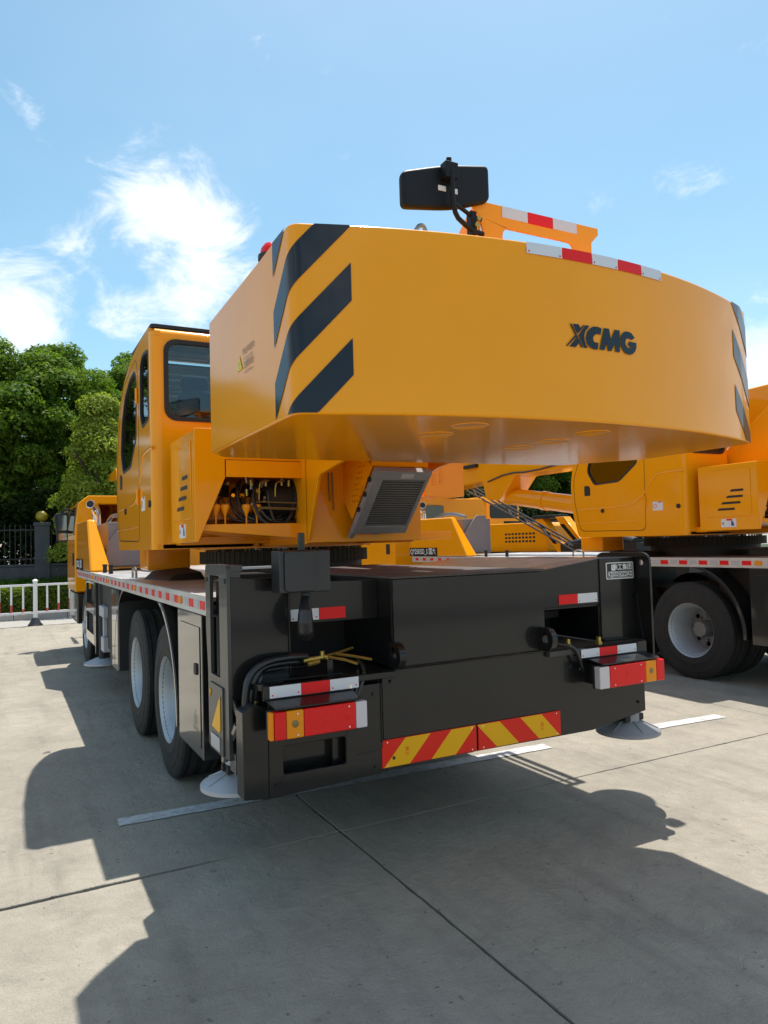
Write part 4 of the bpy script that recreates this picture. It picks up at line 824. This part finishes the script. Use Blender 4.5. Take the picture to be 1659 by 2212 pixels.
# --- deck and running gear
def deck():
    d = MB().box(-1.235, 1.235, .58, 8.25, 1.335, 1.358)
    d = d.build('deck', 'chequer', CR)
    for s in (-1, 1):
        t = MB().box(s*1.235 if s > 0 else -1.252, 1.252 if s > 0 else -1.235, .575, 8.26, 1.258, 1.362).box(*(sorted((s*1.235, s*1.17))), .575, 8.26, 1.258, 1.262)
        t.build('side_trim', 'alu', CR, bevel=.003)
    # marker reflectors down the left side, red and silver in turn with amber lamps
    y = .66; k = 0
    while y < 8.1:
        if k in (2, 9, 16, 22):
            MB().plate(rr(y+.02, 1.288, y+.10, 1.332, .012), -1.264, -1.252, 'x').build('side_lamp', 'amber', CR, bevel=.004); y += .14; k += 1; continue
        MB().box(-1.2545, -1.252, y, y+.105, 1.286, 1.332).build('side_reflector', 'tapered', CR)
        MB().box(-1.2545, -1.252, y+.135, y+.225, 1.286, 1.332).build('side_reflector', 'tapesilver', CR); y += .262; k += 1
    # bits standing on the deck
    for y in (5.55, 6.1): MB().cyl((-1.12, y, 1.358), (-1.12, y, 1.44), .025, n=12).cyl((-1.12, y, 1.44), (-1.12, y, 1.46), .03, n=12).build('deck_peg', 'dark', CR)
    MB().tube([(-1.10, 3.9, 1.35), (-1.10, 3.9, 1.43), (-1.10, 4.0, 1.46), (-1.10, 4.1, 1.43), (-1.10, 4.1, 1.35)], .012, 8, 1).build('lashing_eye', 'steel', CR)
    MB().hexa([(-1.0, 2.9, 1.358), (-.70, 2.9, 1.358), (-.70, 3.5, 1.358), (-1.1, 3.5, 1.358), (-.95, 2.95, 1.40), (-.72, 2.95, 1.42), (-.72, 3.5, 1.45), (-1.02, 3.5, 1.43)]).build('tool_box', 'dark', CR, bevel=.005)
    MB().box(-1.05, -.66, 3.6, 4.0, 1.43, 1.63).build('swing_motor_cover', 'orange', CR, bevel=.02)
    # side box behind the rear wheel
    b = MB().box(-1.25, -.75, .75, 1.355, .475, 1.255).build('side_locker', 'gloss', CR, bevel=.006)
    dr = MB().plate(rr(.79, .53, 1.285, 1.185, .01), -1.2545, -1.2505, 'x').build('locker_door', 'gloss', b, bevel=.002)
    MB().plate(rr(.84, .92, .90, .98, .008), -1.262, -1.2545, 'x').build('latch', 'dark', dr)
    t = MB(); 
    for i, s_ in enumerate(('A', 'AAA', 'AAA', 'AAAAA')): t.text(s_.replace('A', '文'), (-1.2552, .90, .71-.03*i), (0, -1, 0), (0, 0, 1), .026)
    t.build('locker_print', 'print', dr, smooth=0)
    # wheel arches
    def arch(y, z, r, a0, a1, w, m='coolerframe', x0=-1.245, x1=-.5):
        mb = MB(); n = 14; q = []
        for i in range(n+1): a = R(a0+(a1-a0)*i/n); q.append((y+r*math.cos(a), z+r*math.sin(a)))
        for i in range(n, -1, -1): a = R(a0+(a1-a0)*i/n); q.append((y+(r-w)*math.cos(a), z+(r-w)*math.sin(a)))
        mb.plate(q, x0, x1, 'x'); return mb.build('wheel_arch', m, CR, bevel=.003)
    arch(2.18, .54, .76, 100, 182, .02, 'gloss'); arch(3.53, .54, .76, -2, 80, .02, 'gloss')
    arch(2.18, .54, .755, 100, 182, .03, 'gloss', -1.25, -1.235); arch(3.53, .54, .755, -2, 80, .03, 'gloss', -1.25, -1.235)
    # panels and brackets ahead of the rear wheels
    MB().plate(rp([(4.05, .48), (4.05, 1.16), (4.14, 1.25), (4.46, 1.25), (4.46, .48)], [.02, .05, .05, .02, .02]), -1.25, -.8, 'x').build('side_locker', 'gloss', CR, bevel=.008)
    MB().box(-1.248, -.8, 3.96, 4.045, .50, 1.25).build('locker_frame', 'dark', CR); MB().box(-1.248, -.8, 4.47, 4.60, .5, 1.25).build('locker_frame', 'dark', CR)
    fr = MB().plate([(6.05, .50), (7.02, .50), (7.02, 1.25), (6.05, 1.25)], -1.25, -1.22, 'x', [[(6.13, .62), (6.95, .62), (6.95, .86), (6.13, .86)], [(6.13, .97), (6.95, .97), (6.95, 1.22), (6.13, 1.22)]])
    fr.box(-1.25, -1.20, 5.93, 5.99, .42, 1.25); fr.build('step_frame', 'gloss', CR, bevel=.004)
    MB().box(-1.19, -.6, 6.05, 7.0, .55, 1.2).build('battery_box', 'dark', CR)
    MB().box(-1.23, -1.1, 5.36, 5.60, .50, .66).box(-1.23, -1.1, 5.35, 5.75, .88, 1.0).box(-1.22, -1.16, 5.45, 5.50, .66, .88).build('jack_bracket', 'padgrey', CR, bevel=.01)
    MB().box(-1.18, -.7, 4.6, 5.9, .55, 1.25).cyl((-1.17, 5.9, .35), (-1.17, 5.9, 1.25), .05).build('front_outrigger', 'dark', CR)
    MB().lathe([(0, 0), (.23, 0), (.23, .018), (.1, .07), (.05, .08)], (-1.15, 5.95, .30), 'z', 32).build('jack_pad', 'padgrey', CR)
    MB().box(-1.0, 1.0, 8.3, 10.0, .5, .9).build('front_frame', 'dark', CR)
    MB().box(-1.0, 1.0, .6, 1.9, .55, 1.25).build('rear_crossmember', 'dark', CR); MB().box(-.8, .8, 4.0, 8.0, .6, 1.3).build('underframe', 'dark', CR); MB().box(-.5, .5, .5, 8.0, .40, .60).build('shade_tray', 'dark', CR)  # lowest box is added to cut the light under the truck
    for y in (2.18, 3.53, 8.03): MB().cyl((-1.0, y, .5425), (1.0, y, .5425), .09, n=16).cyl((-.2, y, .5425), (.2, y, .5425), .2, n=16).build('axle', 'dark', CR)
    # wheels
    def tyre_prof(w):
        h = w/2
        return [(.285, -h*.78), (.30, -h*.92), (.33, -h*.985), (.36, -h*.99), (.365, -h*1.01), (.372, -h*1.01), (.377, -h*.995), (.43, -h*.995), (.455, -h*.985), (.458, -h*1.0), (.466, -h*.995), (.47, -h*.97), (.49, -h*.955), (.525, -h*.90), (.5415, -h*.82), (.5425, -h*.62), (.530, -h*.60), (.530, -h*.52), (.5425, -h*.50), (.5425, -h*.18), (.530, -h*.16), (.530, -h*.05),
                (.530, h*.05), (.530, h*.16), (.5425, h*.18), (.5425, h*.50), (.530, h*.52), (.530, h*.60), (.5425, h*.62), (.5415, h*.82), (.525, h*.90), (.49, h*.955), (.47, h*.97), (.466, h*.995), (.458, h), (.455, h*.985), (.43, h*.995), (.377, h*.995), (.372, h*1.01), (.365, h*1.01), (.36, h*.99), (.33, h*.985), (.30, h*.92), (.285, h*.78)]
    def wheel(y, s, dual):
        w = .29; xo = s*1.17; xc = xo-s*w/2
        P = lambda prof, sgn: [(r, h*sgn) for r, h in prof]
        # disc with hand holes, deep dish facing outwards
        disc = MB(); depth = -.16 if dual else .03
        holes = [circ(.178*math.cos(R(45*k)), .178*math.sin(R(45*k)), .030, 10) for k in range(8)]
        disc.plate(circ(0, 0, .235, 40), xc+s*(depth-.008), xc+s*(depth+.008), 'x', holes)
        disc.lathe(P([(.0, depth+.155), (.082, depth+.15), (.092, depth+.135), (.098, depth+.008)], s), (xc, 0, 0), 'x', 24)
        for k in range(10): a = R(36*k+18); disc.cyl((xc+s*depth, .135*math.cos(a), .135*math.sin(a)), (xc+s*(depth+.035), .135*math.cos(a), .135*math.sin(a)), .014, n=6)
        wv = disc.build('wheel', 'rimdisc' if dual else 'rim', CR, smooth=40); wv.location = (0, y, .5425)
        rim = MB().lathe(P([(.235, depth), (.250, depth+.03), (.262, w*.5*.55), (.283, w*.5*.75), (.296, w*.5*.90), (.305, w*.5*.96), (.300, w*.5*.88), (.285, w*.5*.7)], s), (xc, 0, 0), 'x', 48)
        if not dual: rim.lathe(P([(.235, depth), (.262, -w*.4), (.30, -w*.46)], s), (xc, 0, 0), 'x', 48)
        rim.build('rim', 'rim', wv)
        ty = MB()
        for dx in ((0, .345) if dual else (0,)):
            ty.lathe(P(tyre_prof(w), s), (xc-s*dx, 0, 0), 'x', 72)
            for k in range(60):
                a = 2*math.pi*k/60; c, sn = math.cos(a), math.sin(a)
                for e in (-1, 1):
                    x1, x2 = xc-s*dx+e*w*.5*.64, xc-s*dx+e*w*.5*.90; ta = .018
                    pts = []
                    for rr_ in (.530, .5432):
                        for xx, tt in ((x1, -ta), (x2, -ta), (x2, ta), (x1, ta)):
                            r_ = rr_-(.012 if xx == x2 else 0); pts.append((xx, r_*math.cos(a+tt), r_*math.sin(a+tt)))
                    ty.hexa(pts)
        ty.build('tyre', 'rubber', wv, smooth=35)
    for y, dual in ((2.18, True), (3.53, True), (8.03, False)):
        for s in (-1, 1): wheel(y, s, dual)
deck()

def driver_cab():
    # front carrier cab, side fairing with model label, exhaust, grey cover
    hood = MB().hexa([(-1.25, 6.45, 1.362), (-1.0, 6.50, 1.362), (-1.0, 8.36, 1.362), (-1.25, 8.36, 1.362), (-1.24, 6.93, 2.035), (-1.14, 6.93, 2.035), (-1.14, 8.36, 2.05), (-1.24, 8.36, 2.05)])
    h = hood.build('side_fairing', 'orange', CR, bevel=.03, seg=3)
    MB().box(-1.262, -1.2515, 7.38, 8.33, 1.372, 1.515).build('label_field', 'decal', h)
    MB().text('QY25K5D_S 国六', (-1.2635, 7.86, 1.445), (0, -1, 0), (0, 0, 1), .125, sx=.95, bold=.02).build('label_lettering', 'white', h, smooth=0)
    g = MB().plate(rp([(-1.02, 1.42), (-.52, 1.42), (-.52, 2.06), (-.72, 2.06), (-1.0, 1.72)], .04), 6.9, 6.93, 'y').box(-.98, -.4, 6.95, 8.2, 1.40, 2.0)
    g.build('engine_cover', 'greyplate', CR, bevel=.005)
    MB().tube([(-.97, 8.3, 1.7), (-.97, 8.3, 2.1), (-.98, 8.28, 2.22), (-1.03, 8.2, 2.29), (-1.08, 8.12, 2.31)], .062, 14, 2).build('exhaust_pipe', 'chrome', CR)
    MB().cyl((-1.07, 8.135, 2.308), (-1.082, 8.117, 2.311), .056, n=14).build('exhaust_mouth', 'dark', CR)
    MB().tube([(-.75, 7.2, 2.05), (-.78, 7.5, 2.12), (-.82, 7.9, 2.12), (-.85, 8.2, 2.0)], .03, 8, 2).build('intake_hose', 'steel', CR)
    c = MB(); prof = [(-1.22, 1.0), (-1.22, 1.9), (-1.17, 2.38), (-1.02, 2.50), (.9, 2.50), (1.0, 2.3), (1.0, 1.0)]
    c.plate(prof, 9.0, 9.03, 'y', [rr(-.90, 1.95, -.05, 2.36, .05)]); n = len(prof)
    c.add([(x, 9.03, z) for x, z in prof]+[(x, 10.5 if z < 2.4 else 10.2, z) for x, z in prof], [(i, (i+1) % n, n+(i+1) % n, n+i) for i in range(1, n-1)]+[tuple(range(n, 2*n))])
    side = [(9.03, 1.0), (9.03, 1.9), (10.5, 1.9), (10.5, 1.0)]
    c.plate(side, -1.22, -1.19, 'x', [])
    cb = c.build('driver_cab', 'orange', CR, bevel=.03, seg=3)
    MB().box(-.90, -.05, 9.01, 9.02, 1.95, 2.36).build('rear_window', 'tint', cb)
    MB().hexa([(-1.228, 9.25, 1.92), (-1.221, 9.25, 1.92), (-1.221, 10.4, 1.92), (-1.228, 10.4, 1.92), (-1.19, 9.25, 2.33), (-1.183, 9.25, 2.33), (-1.183, 10.2, 2.33), (-1.19, 10.2, 2.33)]).build('side_window', 'tint', cb)
    MB().box(-1.235, -1.222, 9.2, 9.34, 1.40, 1.60).build('door_handle', 'dark', cb, bevel=.01)
    MB().box(-1.2, 1.0, 9.05, 10.45, .5, .98).build('front_bumper', 'gloss', CR, bevel=.03)
    m = MB().plate(rp([(-1.43, 2.28), (-1.19, 2.34), (-1.19, 1.80), (-1.38, 1.80)], .05), 10.5, 10.62, 'y').build('cab_mirror', 'dark', CR, bevel=.02)
    MB().plate(rr(-1.37, 2.0, -1.23, 2.26, .02), 10.49, 10.498, 'y').build('mirror_glass', 'mirrorglass', m)
    MB().plate(rr(-1.36, 1.83, -1.23, 1.95, .02), 10.49, 10.498, 'y').build('mirror_glass', 'mirrorglass', m)
    MB().tube([(-1.2, 10.4, 2.36), (-1.28, 10.5, 2.36), (-1.31, 10.55, 2.3)], .018, 8, 1).build('mirror_arm', 'dark', m)
driver_cab()

# --- hook block hanging in front of the left outrigger housing
hk = thing('hook_block', 'dark grey crane hook block hanging before the left outrigger housing', 'hook block')
hb = MB().plate(rr(-1.072, 1.395, -.818, 1.592, .006), -.02, .10, 'y'); hb.plate(rr(-1.05, 1.40, -.90, 1.59, .02), -.035, -.02, 'y')
hb = hb.build('block_housing', 'hook', hk, bevel=.008)
MB().cyl((-.94, .04, 1.59), (-.94, .04, 1.675), .017, n=14).build('suspension_pin', 'hook', hk, bevel=.004)
MB().box(-1.0, -.87, .10, .168, 1.42, 1.50).build('hanger_bracket', 'hook', hk)
hq = [Vector((-.945, .04, 1.40))]
pts = [(-.945, 1.40, .024), (-.945, 1.36, .026), (-.95, 1.335, .028), (-.955, 1.30, .030), (-.935, 1.26, .032), (-.915, 1.225, .030), (-.925, 1.20, .024), (-.945, 1.21, .016)]
hm = MB()
for k, (a, b_) in enumerate(zip(*(lambda q: (q, q[1:]))([(0, 1.405, .018), (-.004, 1.37, .020), (-.024, 1.335, .027), (-.048, 1.30, .033), (-.058, 1.26, .037), (-.044, 1.222, .039), (-.008, 1.202, .039), (.030, 1.215, .035), (.050, 1.245, .027), (.046, 1.275, .014)]))):
    hm.cyl((0, a[0], a[1]), (0, b_[0], b_[1]), a[2], b_[2], n=18)
    hm.lathe([(b_[2]*math.sin(R(t)), -b_[2]*math.cos(R(t))) for t in range(0, 181, 20)], (0, b_[0], b_[1]), 'z', 16)
ho = hm.build('hook', 'hook', hk, smooth=60); ho.location = (-.925, .04, 0); ho.rotation_euler.z = R(-24)

# ------------------------------------------------------------------ second crane alongside
OX, OY = 5.81, .30
c2 = copy_tree(CR, None, skip=('plug', 'cooler_fin', 'diamond_mark'))
c2.location = (OX, OY, 0); c2['label'] = 'second yellow truck crane alongside at the right edge with grey dished wheel'

# ------------------------------------------------------------------ third vehicle, seen through the gap
def third():
    t = thing('crane_carrier', 'older yellow crane carrier with perforated bonnet glimpsed beyond the second crane', 'crane truck', (10.2, 11.5, 0))
    b = MB().plate(rp([(-1.0, 1.30), (-1.0, 1.95), (-.8, 2.03), (1.35, 2.06), (1.45, 1.95), (1.45, 1.30)], .06), -.75, .8, 'x', ).build('bonnet', 'orange', t, bevel=.03)
    for j in range(3):
        for i in range(9): MB().plate(rr(-.55+i*.14, 1.55+j*.095, -.46+i*.14, 1.60+j*.095, .012, 2), -.756, -.748, 'x').build('grille_slot', 'dark', b)
    MB().hexa([(-.72, -.6, 2.045), (.6, -.6, 2.045), (.6, .75, 2.06), (-.72, .75, 2.06), (-.70, -.6, 2.06), (.6, -.6, 2.06), (.6, .75, 2.12), (-.70, .75, 2.12)]).build('bonnet_panel', 'decal', b)
    c = MB().plate(rp([(3.5, 1.2), (3.5, 2.85), (3.65, 2.99), (5.2, 2.99), (5.5, 2.2), (5.5, 1.2)], .08), .75, 2.0, 'x').build('cab', 'orange', t, bevel=.05, seg=3)
    MB().plate(rr(.85, 2.30, 1.9, 2.74, .08), 3.485, 3.497, 'y').build('rear_window', 'decal', c)
    MB().plate(rr(3.8, 2.2, 5.0, 2.75, .08), .735, .747, 'x').build('side_window', 'decal', c)
    MB().box(-.9, 1.7, -5.2, 5.4, .7, 1.28).build('chassis', 'dark', t)
    for y in (-4.2, -2.9, 1.9): MB().lathe([(0, -.1), (.28, -.1), (.3, -.14), (.46, -.14), (.54, -.1), (.54, .14), (.46, .16)], (-.75, y, .54), 'x', 40).build('wheel', 'rubber', t)
    for dy in (-2.0, -2.75):
        s = MB().plate([(dy, 1.30), (dy+.30, 1.30), (dy+1.1, 2.12), (dy+.8, 2.12)], -1.05, -.85, 'x').build('striped_arm', 'orange', t, bevel=.01)
        for k in range(1):
            MB().plate([(dy+.30+.24*k, 1.50), (dy+.42+.24*k, 1.50), (dy+.95+.24*k, 1.95), (dy+.80+.24*k, 1.95)], -1.054, -1.051, 'x').build('black_stripe', 'decal', s)
    MB().box(-1.1, -.6, -1.6, -.9, 2.10, 2.18).build('arm_cap', 'dark', t, bevel=.01)
    MB().box(-1.4, -.8, -4.4, -2.2, 1.28, 1.5).tube([(-1.3, -4.3, 1.5), (-1.1, -3.6, 1.62), (-1.1, -2.8, 1.55), (-1.1, -2.1, 1.45)], .10, 10, 2).build('hose_bundle', 'dark', t)
    # dark latticed jib running down across the carrier
    p0, p1 = Vector((-3.55, -1.7, 2.80)), Vector((-1.70, -2.9, 1.45)); offs = [Vector((0, 0, .09)), Vector((.12, .10, 0)), Vector((-.05, -.1, -.09))]
    j = MB()
    for o in offs: j.tube([p0+o, p1+o], .018, 6)
    for k in range(18):
        a = p0.lerp(p1, k/18); b_ = p0.lerp(p1, (k+1)/18); j.tube([a+offs[k % 3], b_+offs[(k+1) % 3]], .008, 5)
    j.build('lattice_jib', 'rust', t)
    MB().box(-.76, .8, 1.46, 3.5, 1.30, 1.9).build('side_panel', 'orange', t, bevel=.02)
third()

# ------------------------------------------------------------------ kerb, railing, hedge, wall
YK = 14.86
kb = MB()
for k in range(60): x = -30+k*1.2; kb.box(x+.004, x+1.196, YK+1.75, YK+1.90, -.02, .13)
gt = MB().box(-30, 42, YK, YK+1.75, -.05, -.004).build('footway', 'kerb'); gt['kind'] = 'structure'
kr = bpy.data.objects.new('kerb', None); COL.objects.link(kr); kr['kind'] = 'structure'
k0 = MB().box(.004, 1.196, 0, .15, -.02, .13).build('kerb_stone', 'kerb', kr, bevel=.012); k0.location = (-14, YK+1.75, 0)
for k in range(1, 36): c = k0.copy(); COL.objects.link(c); c.parent = kr; c.location.x = -14+1.2*k
def railing():
    t = thing('safety_railing', 'white tubular safety railing with red sleeves on its bars standing before the hedge', 'railing', (-1.58, YK+.14, 0))
    sp = 2.62; p0 = None; bar0 = None
    post = MB().plate(rr(-.045, -.045, .045, .045, .018, 3), .14, .985, 'z').lathe([(.058, .985), (.060, 1.0), (.045, 1.02), (.02, 1.035), (0, 1.038)], (0, 0, 0), 'z', 20).lathe([(.06, .98), (.06, .99)], (0, 0, 0), 'z', 20)
    base = MB().hexa([(-.145, -.13, 0), (.145, -.13, 0), (.145, .13, 0), (-.145, .13, 0), (-.06, -.06, .17), (.06, -.06, .17), (.06, .06, .17), (-.06, .06, .17)]).box(-.15, .15, -.135, .135, 0, .025)
    pm = post.build('post', 'whitepaint', t, bevel=.004); bm = base.build('post_base', 'base', pm, bevel=.006)
    bar = MB().plate(rr(-.021, -.013, .021, .013, .006, 2), .30, .90, 'z').build('bar', 'whitepaint', t); bar.location.x = .245
    hts = (.07, .17, .26, .31, .34, .34, .31, .26, .17, .07)
    sl = {}
    for h in set(hts): sl[h] = MB().plate(rr(-.0225, -.0145, .0225, .0145, .006, 2), .305, .305+h, 'z')
    slm = {}
    first = True
    for k in range(-2, 6):
        x0 = sp*k
        if k != 0:
            c = pm.copy(); COL.objects.link(c); c.parent = t; c.location.x = x0; d = bm.copy(); COL.objects.link(d); d.parent = c
        for i, h in enumerate(hts):
            if first: b = bar; first = False
            else: b = bar.copy(); COL.objects.link(b); b.parent = t
            b.location.x = x0+.245+i*(sp-.49)/9
            if h in slm: s = slm[h].copy(); COL.objects.link(s); s.parent = b
            else: s = sl[h].build('red_sleeve', 'redsleeve', b); slm[h] = s
        for z in (.285, .905):
            MB().plate(rr(-.02, z-.025, .02, z+.025, .01, 2), x0+.045, x0+sp-.045, 'x').build('rail', 'whitepaint', t)
railing()

def leafcards(n, sampler, size, seed, up=.35):
    """n diamond leaves; sampler(rs, n) -> positions, outward normals"""
    rs = np.random.RandomState(seed); P, Nn = sampler(rs, n)
    Nn = Nn+rs.normal(0, .55, Nn.shape); Nn[:, 2] += up; Nn /= np.linalg.norm(Nn, axis=1, keepdims=True)
    T = np.cross(Nn, rs.normal(0, 1, Nn.shape)); T /= np.linalg.norm(T, axis=1, keepdims=True); B = np.cross(Nn, T)
    s = size*(.6+.8*rs.rand(n, 1)); droop = Nn*s*.18
    V = np.stack([P-T*s, P+B*s*.5+droop, P+T*s, P-B*s*.5+droop], 1).reshape(-1, 3)
    return V
def cardmesh(name, V, m):
    n = len(V)//4; me = bpy.data.meshes.new(name); me.vertices.add(len(V)); me.vertices.foreach_set('co', V.astype(np.float32).ravel())
    me.loops.add(4*n); me.loops.foreach_set('vertex_index', np.arange(4*n, dtype=np.int32)); me.polygons.add(n)
    me.polygons.foreach_set('loop_start', np.arange(0, 4*n, 4, dtype=np.int32)); me.update(calc_edges=True); me.materials.append(M[m]); me.validate(); return me
def crown_sampler(clumps):
    C = np.array([c[:3] for c in clumps]); Rr = np.array([c[3] for c in clumps]); w = Rr**2/np.sum(Rr**2)
    def f(rs, n):
        i = rs.choice(len(C), n, p=w); d = rs.normal(0, 1, (n, 3)); d[:, 2] = np.where(d[:, 2] < -.35, -d[:, 2]*.8, d[:, 2]); d /= np.linalg.norm(d, axis=1, keepdims=True)
        r = Rr[i][:, None]*(.72+.33*rs.rand(n, 1)); return C[i]+d*r*np.array([1, 1, .8]), d.copy()
    return f
def tree_parts(seed, H, Wd, zb, nleaf, size, m, conic=False):
    r = random.Random(seed); clumps = []
    for k in range(210 if not conic else 150):
        t = r.random()**.8; z = zb+(H-zb)*t
        if conic: rad = Wd*(1-t)**.75*.95+.1
        else: rad = Wd*math.sqrt(max(.04, 1-(2*t*.93-.93+.12)**2))
        a = r.uniform(0, 2*math.pi); q = rad*(.42+.66*r.random()**.6)
        clumps.append((q*math.cos(a), q*math.sin(a), z, ((r.uniform(.30, .75) if r.random() < .8 else r.uniform(.18, .35)) if not conic else r.uniform(.28, .55))))
    V = leafcards(nleaf, crown_sampler(clumps), size, seed); me = cardmesh('crown', V, m)
    tr = MB(); tr.tube([(0, 0, 0), (.05, .02, zb*.6), (.0, .05, zb+.6), (-.08, 0, H*.72)], .13, 8, 1)
    for k in range(7):
        a = r.uniform(0, 6.28); z = r.uniform(zb*.5+.3, H*.55); tr.tube([(0, 0, z), (Wd*.35*math.cos(a), Wd*.35*math.sin(a), z+.7), (Wd*.7*math.cos(a), Wd*.7*math.sin(a), z+1.2)], .045, 6, 1)
    for i, v in enumerate(tr.v[:8]): pass
    return me, tr
PROT = {}
def tree(name, key, loc, rz, sc, label, group='trees behind the stone wall'):
    t = thing(name, label, 'tree', loc, group, rz); t.scale = (sc, sc, sc)
    if key not in PROT:
        me, tr = tree_parts(*KINDS_T[key]); trunk = tr.build('trunk', 'bark', t); c = bpy.data.objects.new('crown', me); COL.objects.link(c); c.parent = t
        PROT[key] = (trunk, c)
    else:
        for o in PROT[key]: d = o.copy(); COL.objects.link(d); d.parent = t
KINDS_T = {'a': (11, 7.6, 2.6, 1.2, 70000, .068, 'leaf'), 'b': (23, 7.9, 2.4, 1.0, 70000, .07, 'leaf'), 'c': (5, 5.0, 1.3, .5, 34000, .052, 'leaflight', True)}
for name, key, x, y, rz, sc, lab in (
    ('broadleaf_tree', 'a', -3.9, 21.6, .3, 1.04, 'dark broadleaf tree at the left edge of the photo behind the stone pillar'),
    ('broadleaf_tree', 'b', -.75, 22.0, 1.9, .90, 'rounded broadleaf tree with bright top directly behind the yellow globe pillar'),
    ('broadleaf_tree', 'a', 2.0, 23.0, 2.6, .92, 'broadleaf tree rising just left of the crane operator cab'),
    ('conical_tree', 'c', .22, 18.3, 0, .98, 'pale green conical young tree beside the crane operator cab'),
    ('broadleaf_tree', 'b', 6.8, 23.0, 3.3, 1., 'broadleaf tree hidden mostly behind the first crane turret'),
    ('broadleaf_tree', 'a', 11.0, 23.4, 4.4, 1., 'broadleaf tree seen under the counterweight past the oil cooler'),
    ('broadleaf_tree', 'b', 15.2, 23.2, 5.1, 1., 'broadleaf tree seen under the lift cylinder of the second crane'),
    ('broadleaf_tree', 'a', 19.4, 23.6, 1.0, 1., 'broadleaf tree beyond the second crane cab'),
    ('broadleaf_tree', 'b', 23.6, 24.0, .2, 1., 'rightmost broadleaf tree beyond the second crane boom'),
    ('broadleaf_tree', 'b', -8.2, 23.0, .9, .84, 'broadleaf tree standing out of view left of the crane'),
    ('broadleaf_tree', 'a', -12.6, 22.6, 2.2, .8, 'far left broadleaf tree beyond the photo edge'),
    ('broadleaf_tree', 'a', -1.9, 26.6, 4.0, .95, 'rear row broadleaf tree filling the gap behind the yellow globe pillar'),
    ('broadleaf_tree', 'b', 2.8, 27.4, 5.2, 1.06, 'rear row broadleaf tree behind the pale conical tree'),
    ('broadleaf_tree', 'b', 13.0, 28.0, 2.8, 1.1, 'rear row broadleaf tree behind the second crane boom'),
    ('broadleaf_tree', 'a', 18.5, 28.5, 3.6, 1.1, 'rear row broadleaf tree behind the second crane cab')):
    tree(name, key, (x, y, .85), rz, sc, lab)

# bank of grass, hedge
bk = MB().add([(-30, YK+1.9, .12), (42, YK+1.9, .12), (42, YK+3.0, .55), (-30, YK+3.0, .55), (42, YK+4.3, .9), (-30, YK+4.3, .9), (42, YK+14, .9), (-30, YK+14, .9)], [(0, 1, 2, 3), (3, 2, 4, 5), (5, 4, 6, 7)]).build('grass_bank', 'soil'); bk['kind'] = 'structure'
def grass():
    rs = np.random.RandomState(4); n = 30000; x = rs.uniform(-6, 16, n); y = YK+2.75+1.5*rs.rand(n); z = np.where(y < YK+3, .12+(y-YK-1.9)/1.1*.43, .55+(y-YK-3)/1.3*.35)
    h = .07+.10*rs.rand(n); a = rs.uniform(0, 6.28, n); w = .010+.008*rs.rand(n); lx, ly = rs.normal(0, .05, n), rs.normal(0, .05, n)
    V = np.stack([np.stack([x-w*np.cos(a), y-w*np.sin(a), z], 1), np.stack([x+w*np.cos(a), y+w*np.sin(a), z], 1), np.stack([x+lx+.002, y+ly, z+h], 1), np.stack([x+lx-.002, y+ly, z+h], 1)], 1).reshape(-1, 3)
    o = bpy.data.objects.new('grass', cardmesh('grass', V, 'grass')); COL.objects.link(o); o['kind'] = 'stuff'
grass()
def hedge():
    t = thing('hedge', 'clipped yellow green hedge along the kerb behind the white railing', 'hedge', (4, YK+2.35, .1))
    def smp(rs, n):
        x = rs.uniform(-9, 12, n); face = rs.rand(n); y = np.where(face < .5, -.38+rs.normal(0, .05, n), rs.uniform(-.38, .38, n)); z = np.where(face < .5, rs.uniform(0, .64, n), .62+rs.normal(0, .035, n)+.03*np.sin(x*3.1)+.02*np.sin(x*7.7))
        Nn = np.stack([np.zeros(n), np.where(face < .5, -1., 0.), np.where(face < .5, .2, 1.)], 1); return np.stack([x, y, z], 1), Nn
    o = bpy.data.objects.new('foliage', cardmesh('foliage', leafcards(60000, smp, .034, 9), 'hedge')); COL.objects.link(o); o.parent = t
    MB().box(-9, 12, -.34, .34, 0, .58).build('stems', 'soil', t)
hedge()
def undergrowth():  # leaf mass added to darken the view through the iron fence
    def smp(rs, n):
        x = rs.uniform(-9, 30, n); z = .9+2.6*rs.rand(n)**1.2; y = YK+4.9+1.6*rs.rand(n)
        return np.stack([x, y+.4*np.sin(x*1.7), z+.3*np.sin(x*.9+1)], 1), np.tile([0., -.8, .5], (n, 1))
    o = bpy.data.objects.new('undergrowth', cardmesh('undergrowth', leafcards(60000, smp, .10, 21), 'leafdark')); COL.objects.link(o); o['kind'] = 'stuff'
undergrowth()
def wall():
    t = thing('stone_wall', 'low grey stone wall with black iron fence and pillar topped by a yellow globe', 'wall', (-1.26, 19.0, 0))
    w = MB().box(-9, 30, .0, .25, .6, 1.26).build('wall_body', 'stone', t, bevel=.01)
    MB().box(-9, 30, -.03, .28, 1.262, 1.325).build('coping', 'stone', t, bevel=.015)
    ir = MB()
    for k in range(300): x = -9+k*.13; ir.box(x, x+.022, .115, .137, 1.325, 2.42)
    for z in (1.45, 2.25): ir.box(-9, 30, .11, .145, z, z+.04)
    o = ir.build('iron_bars', 'iron', t, smooth=0); o['kind'] = 'stuff'
    for k in range(-2, 9):
        x = 3.5*k; p = MB()
        p.box(x-.19, x+.19, -.06, .32, .6, 2.38).box(x-.22, x+.22, -.09, .35, 2.38, 2.47).build('pillar', 'stone', t, bevel=.012)
        if k > 0: continue
        MB().lathe([(.05, 0), (.05, .03), (.10, .06), (.155, .12), (.165, .18), (.15, .24), (.10, .30), (.04, .325), (0, .33)], (x, .13, 2.47), 'z', 24).build('globe_lamp', 'globe', t)
wall()
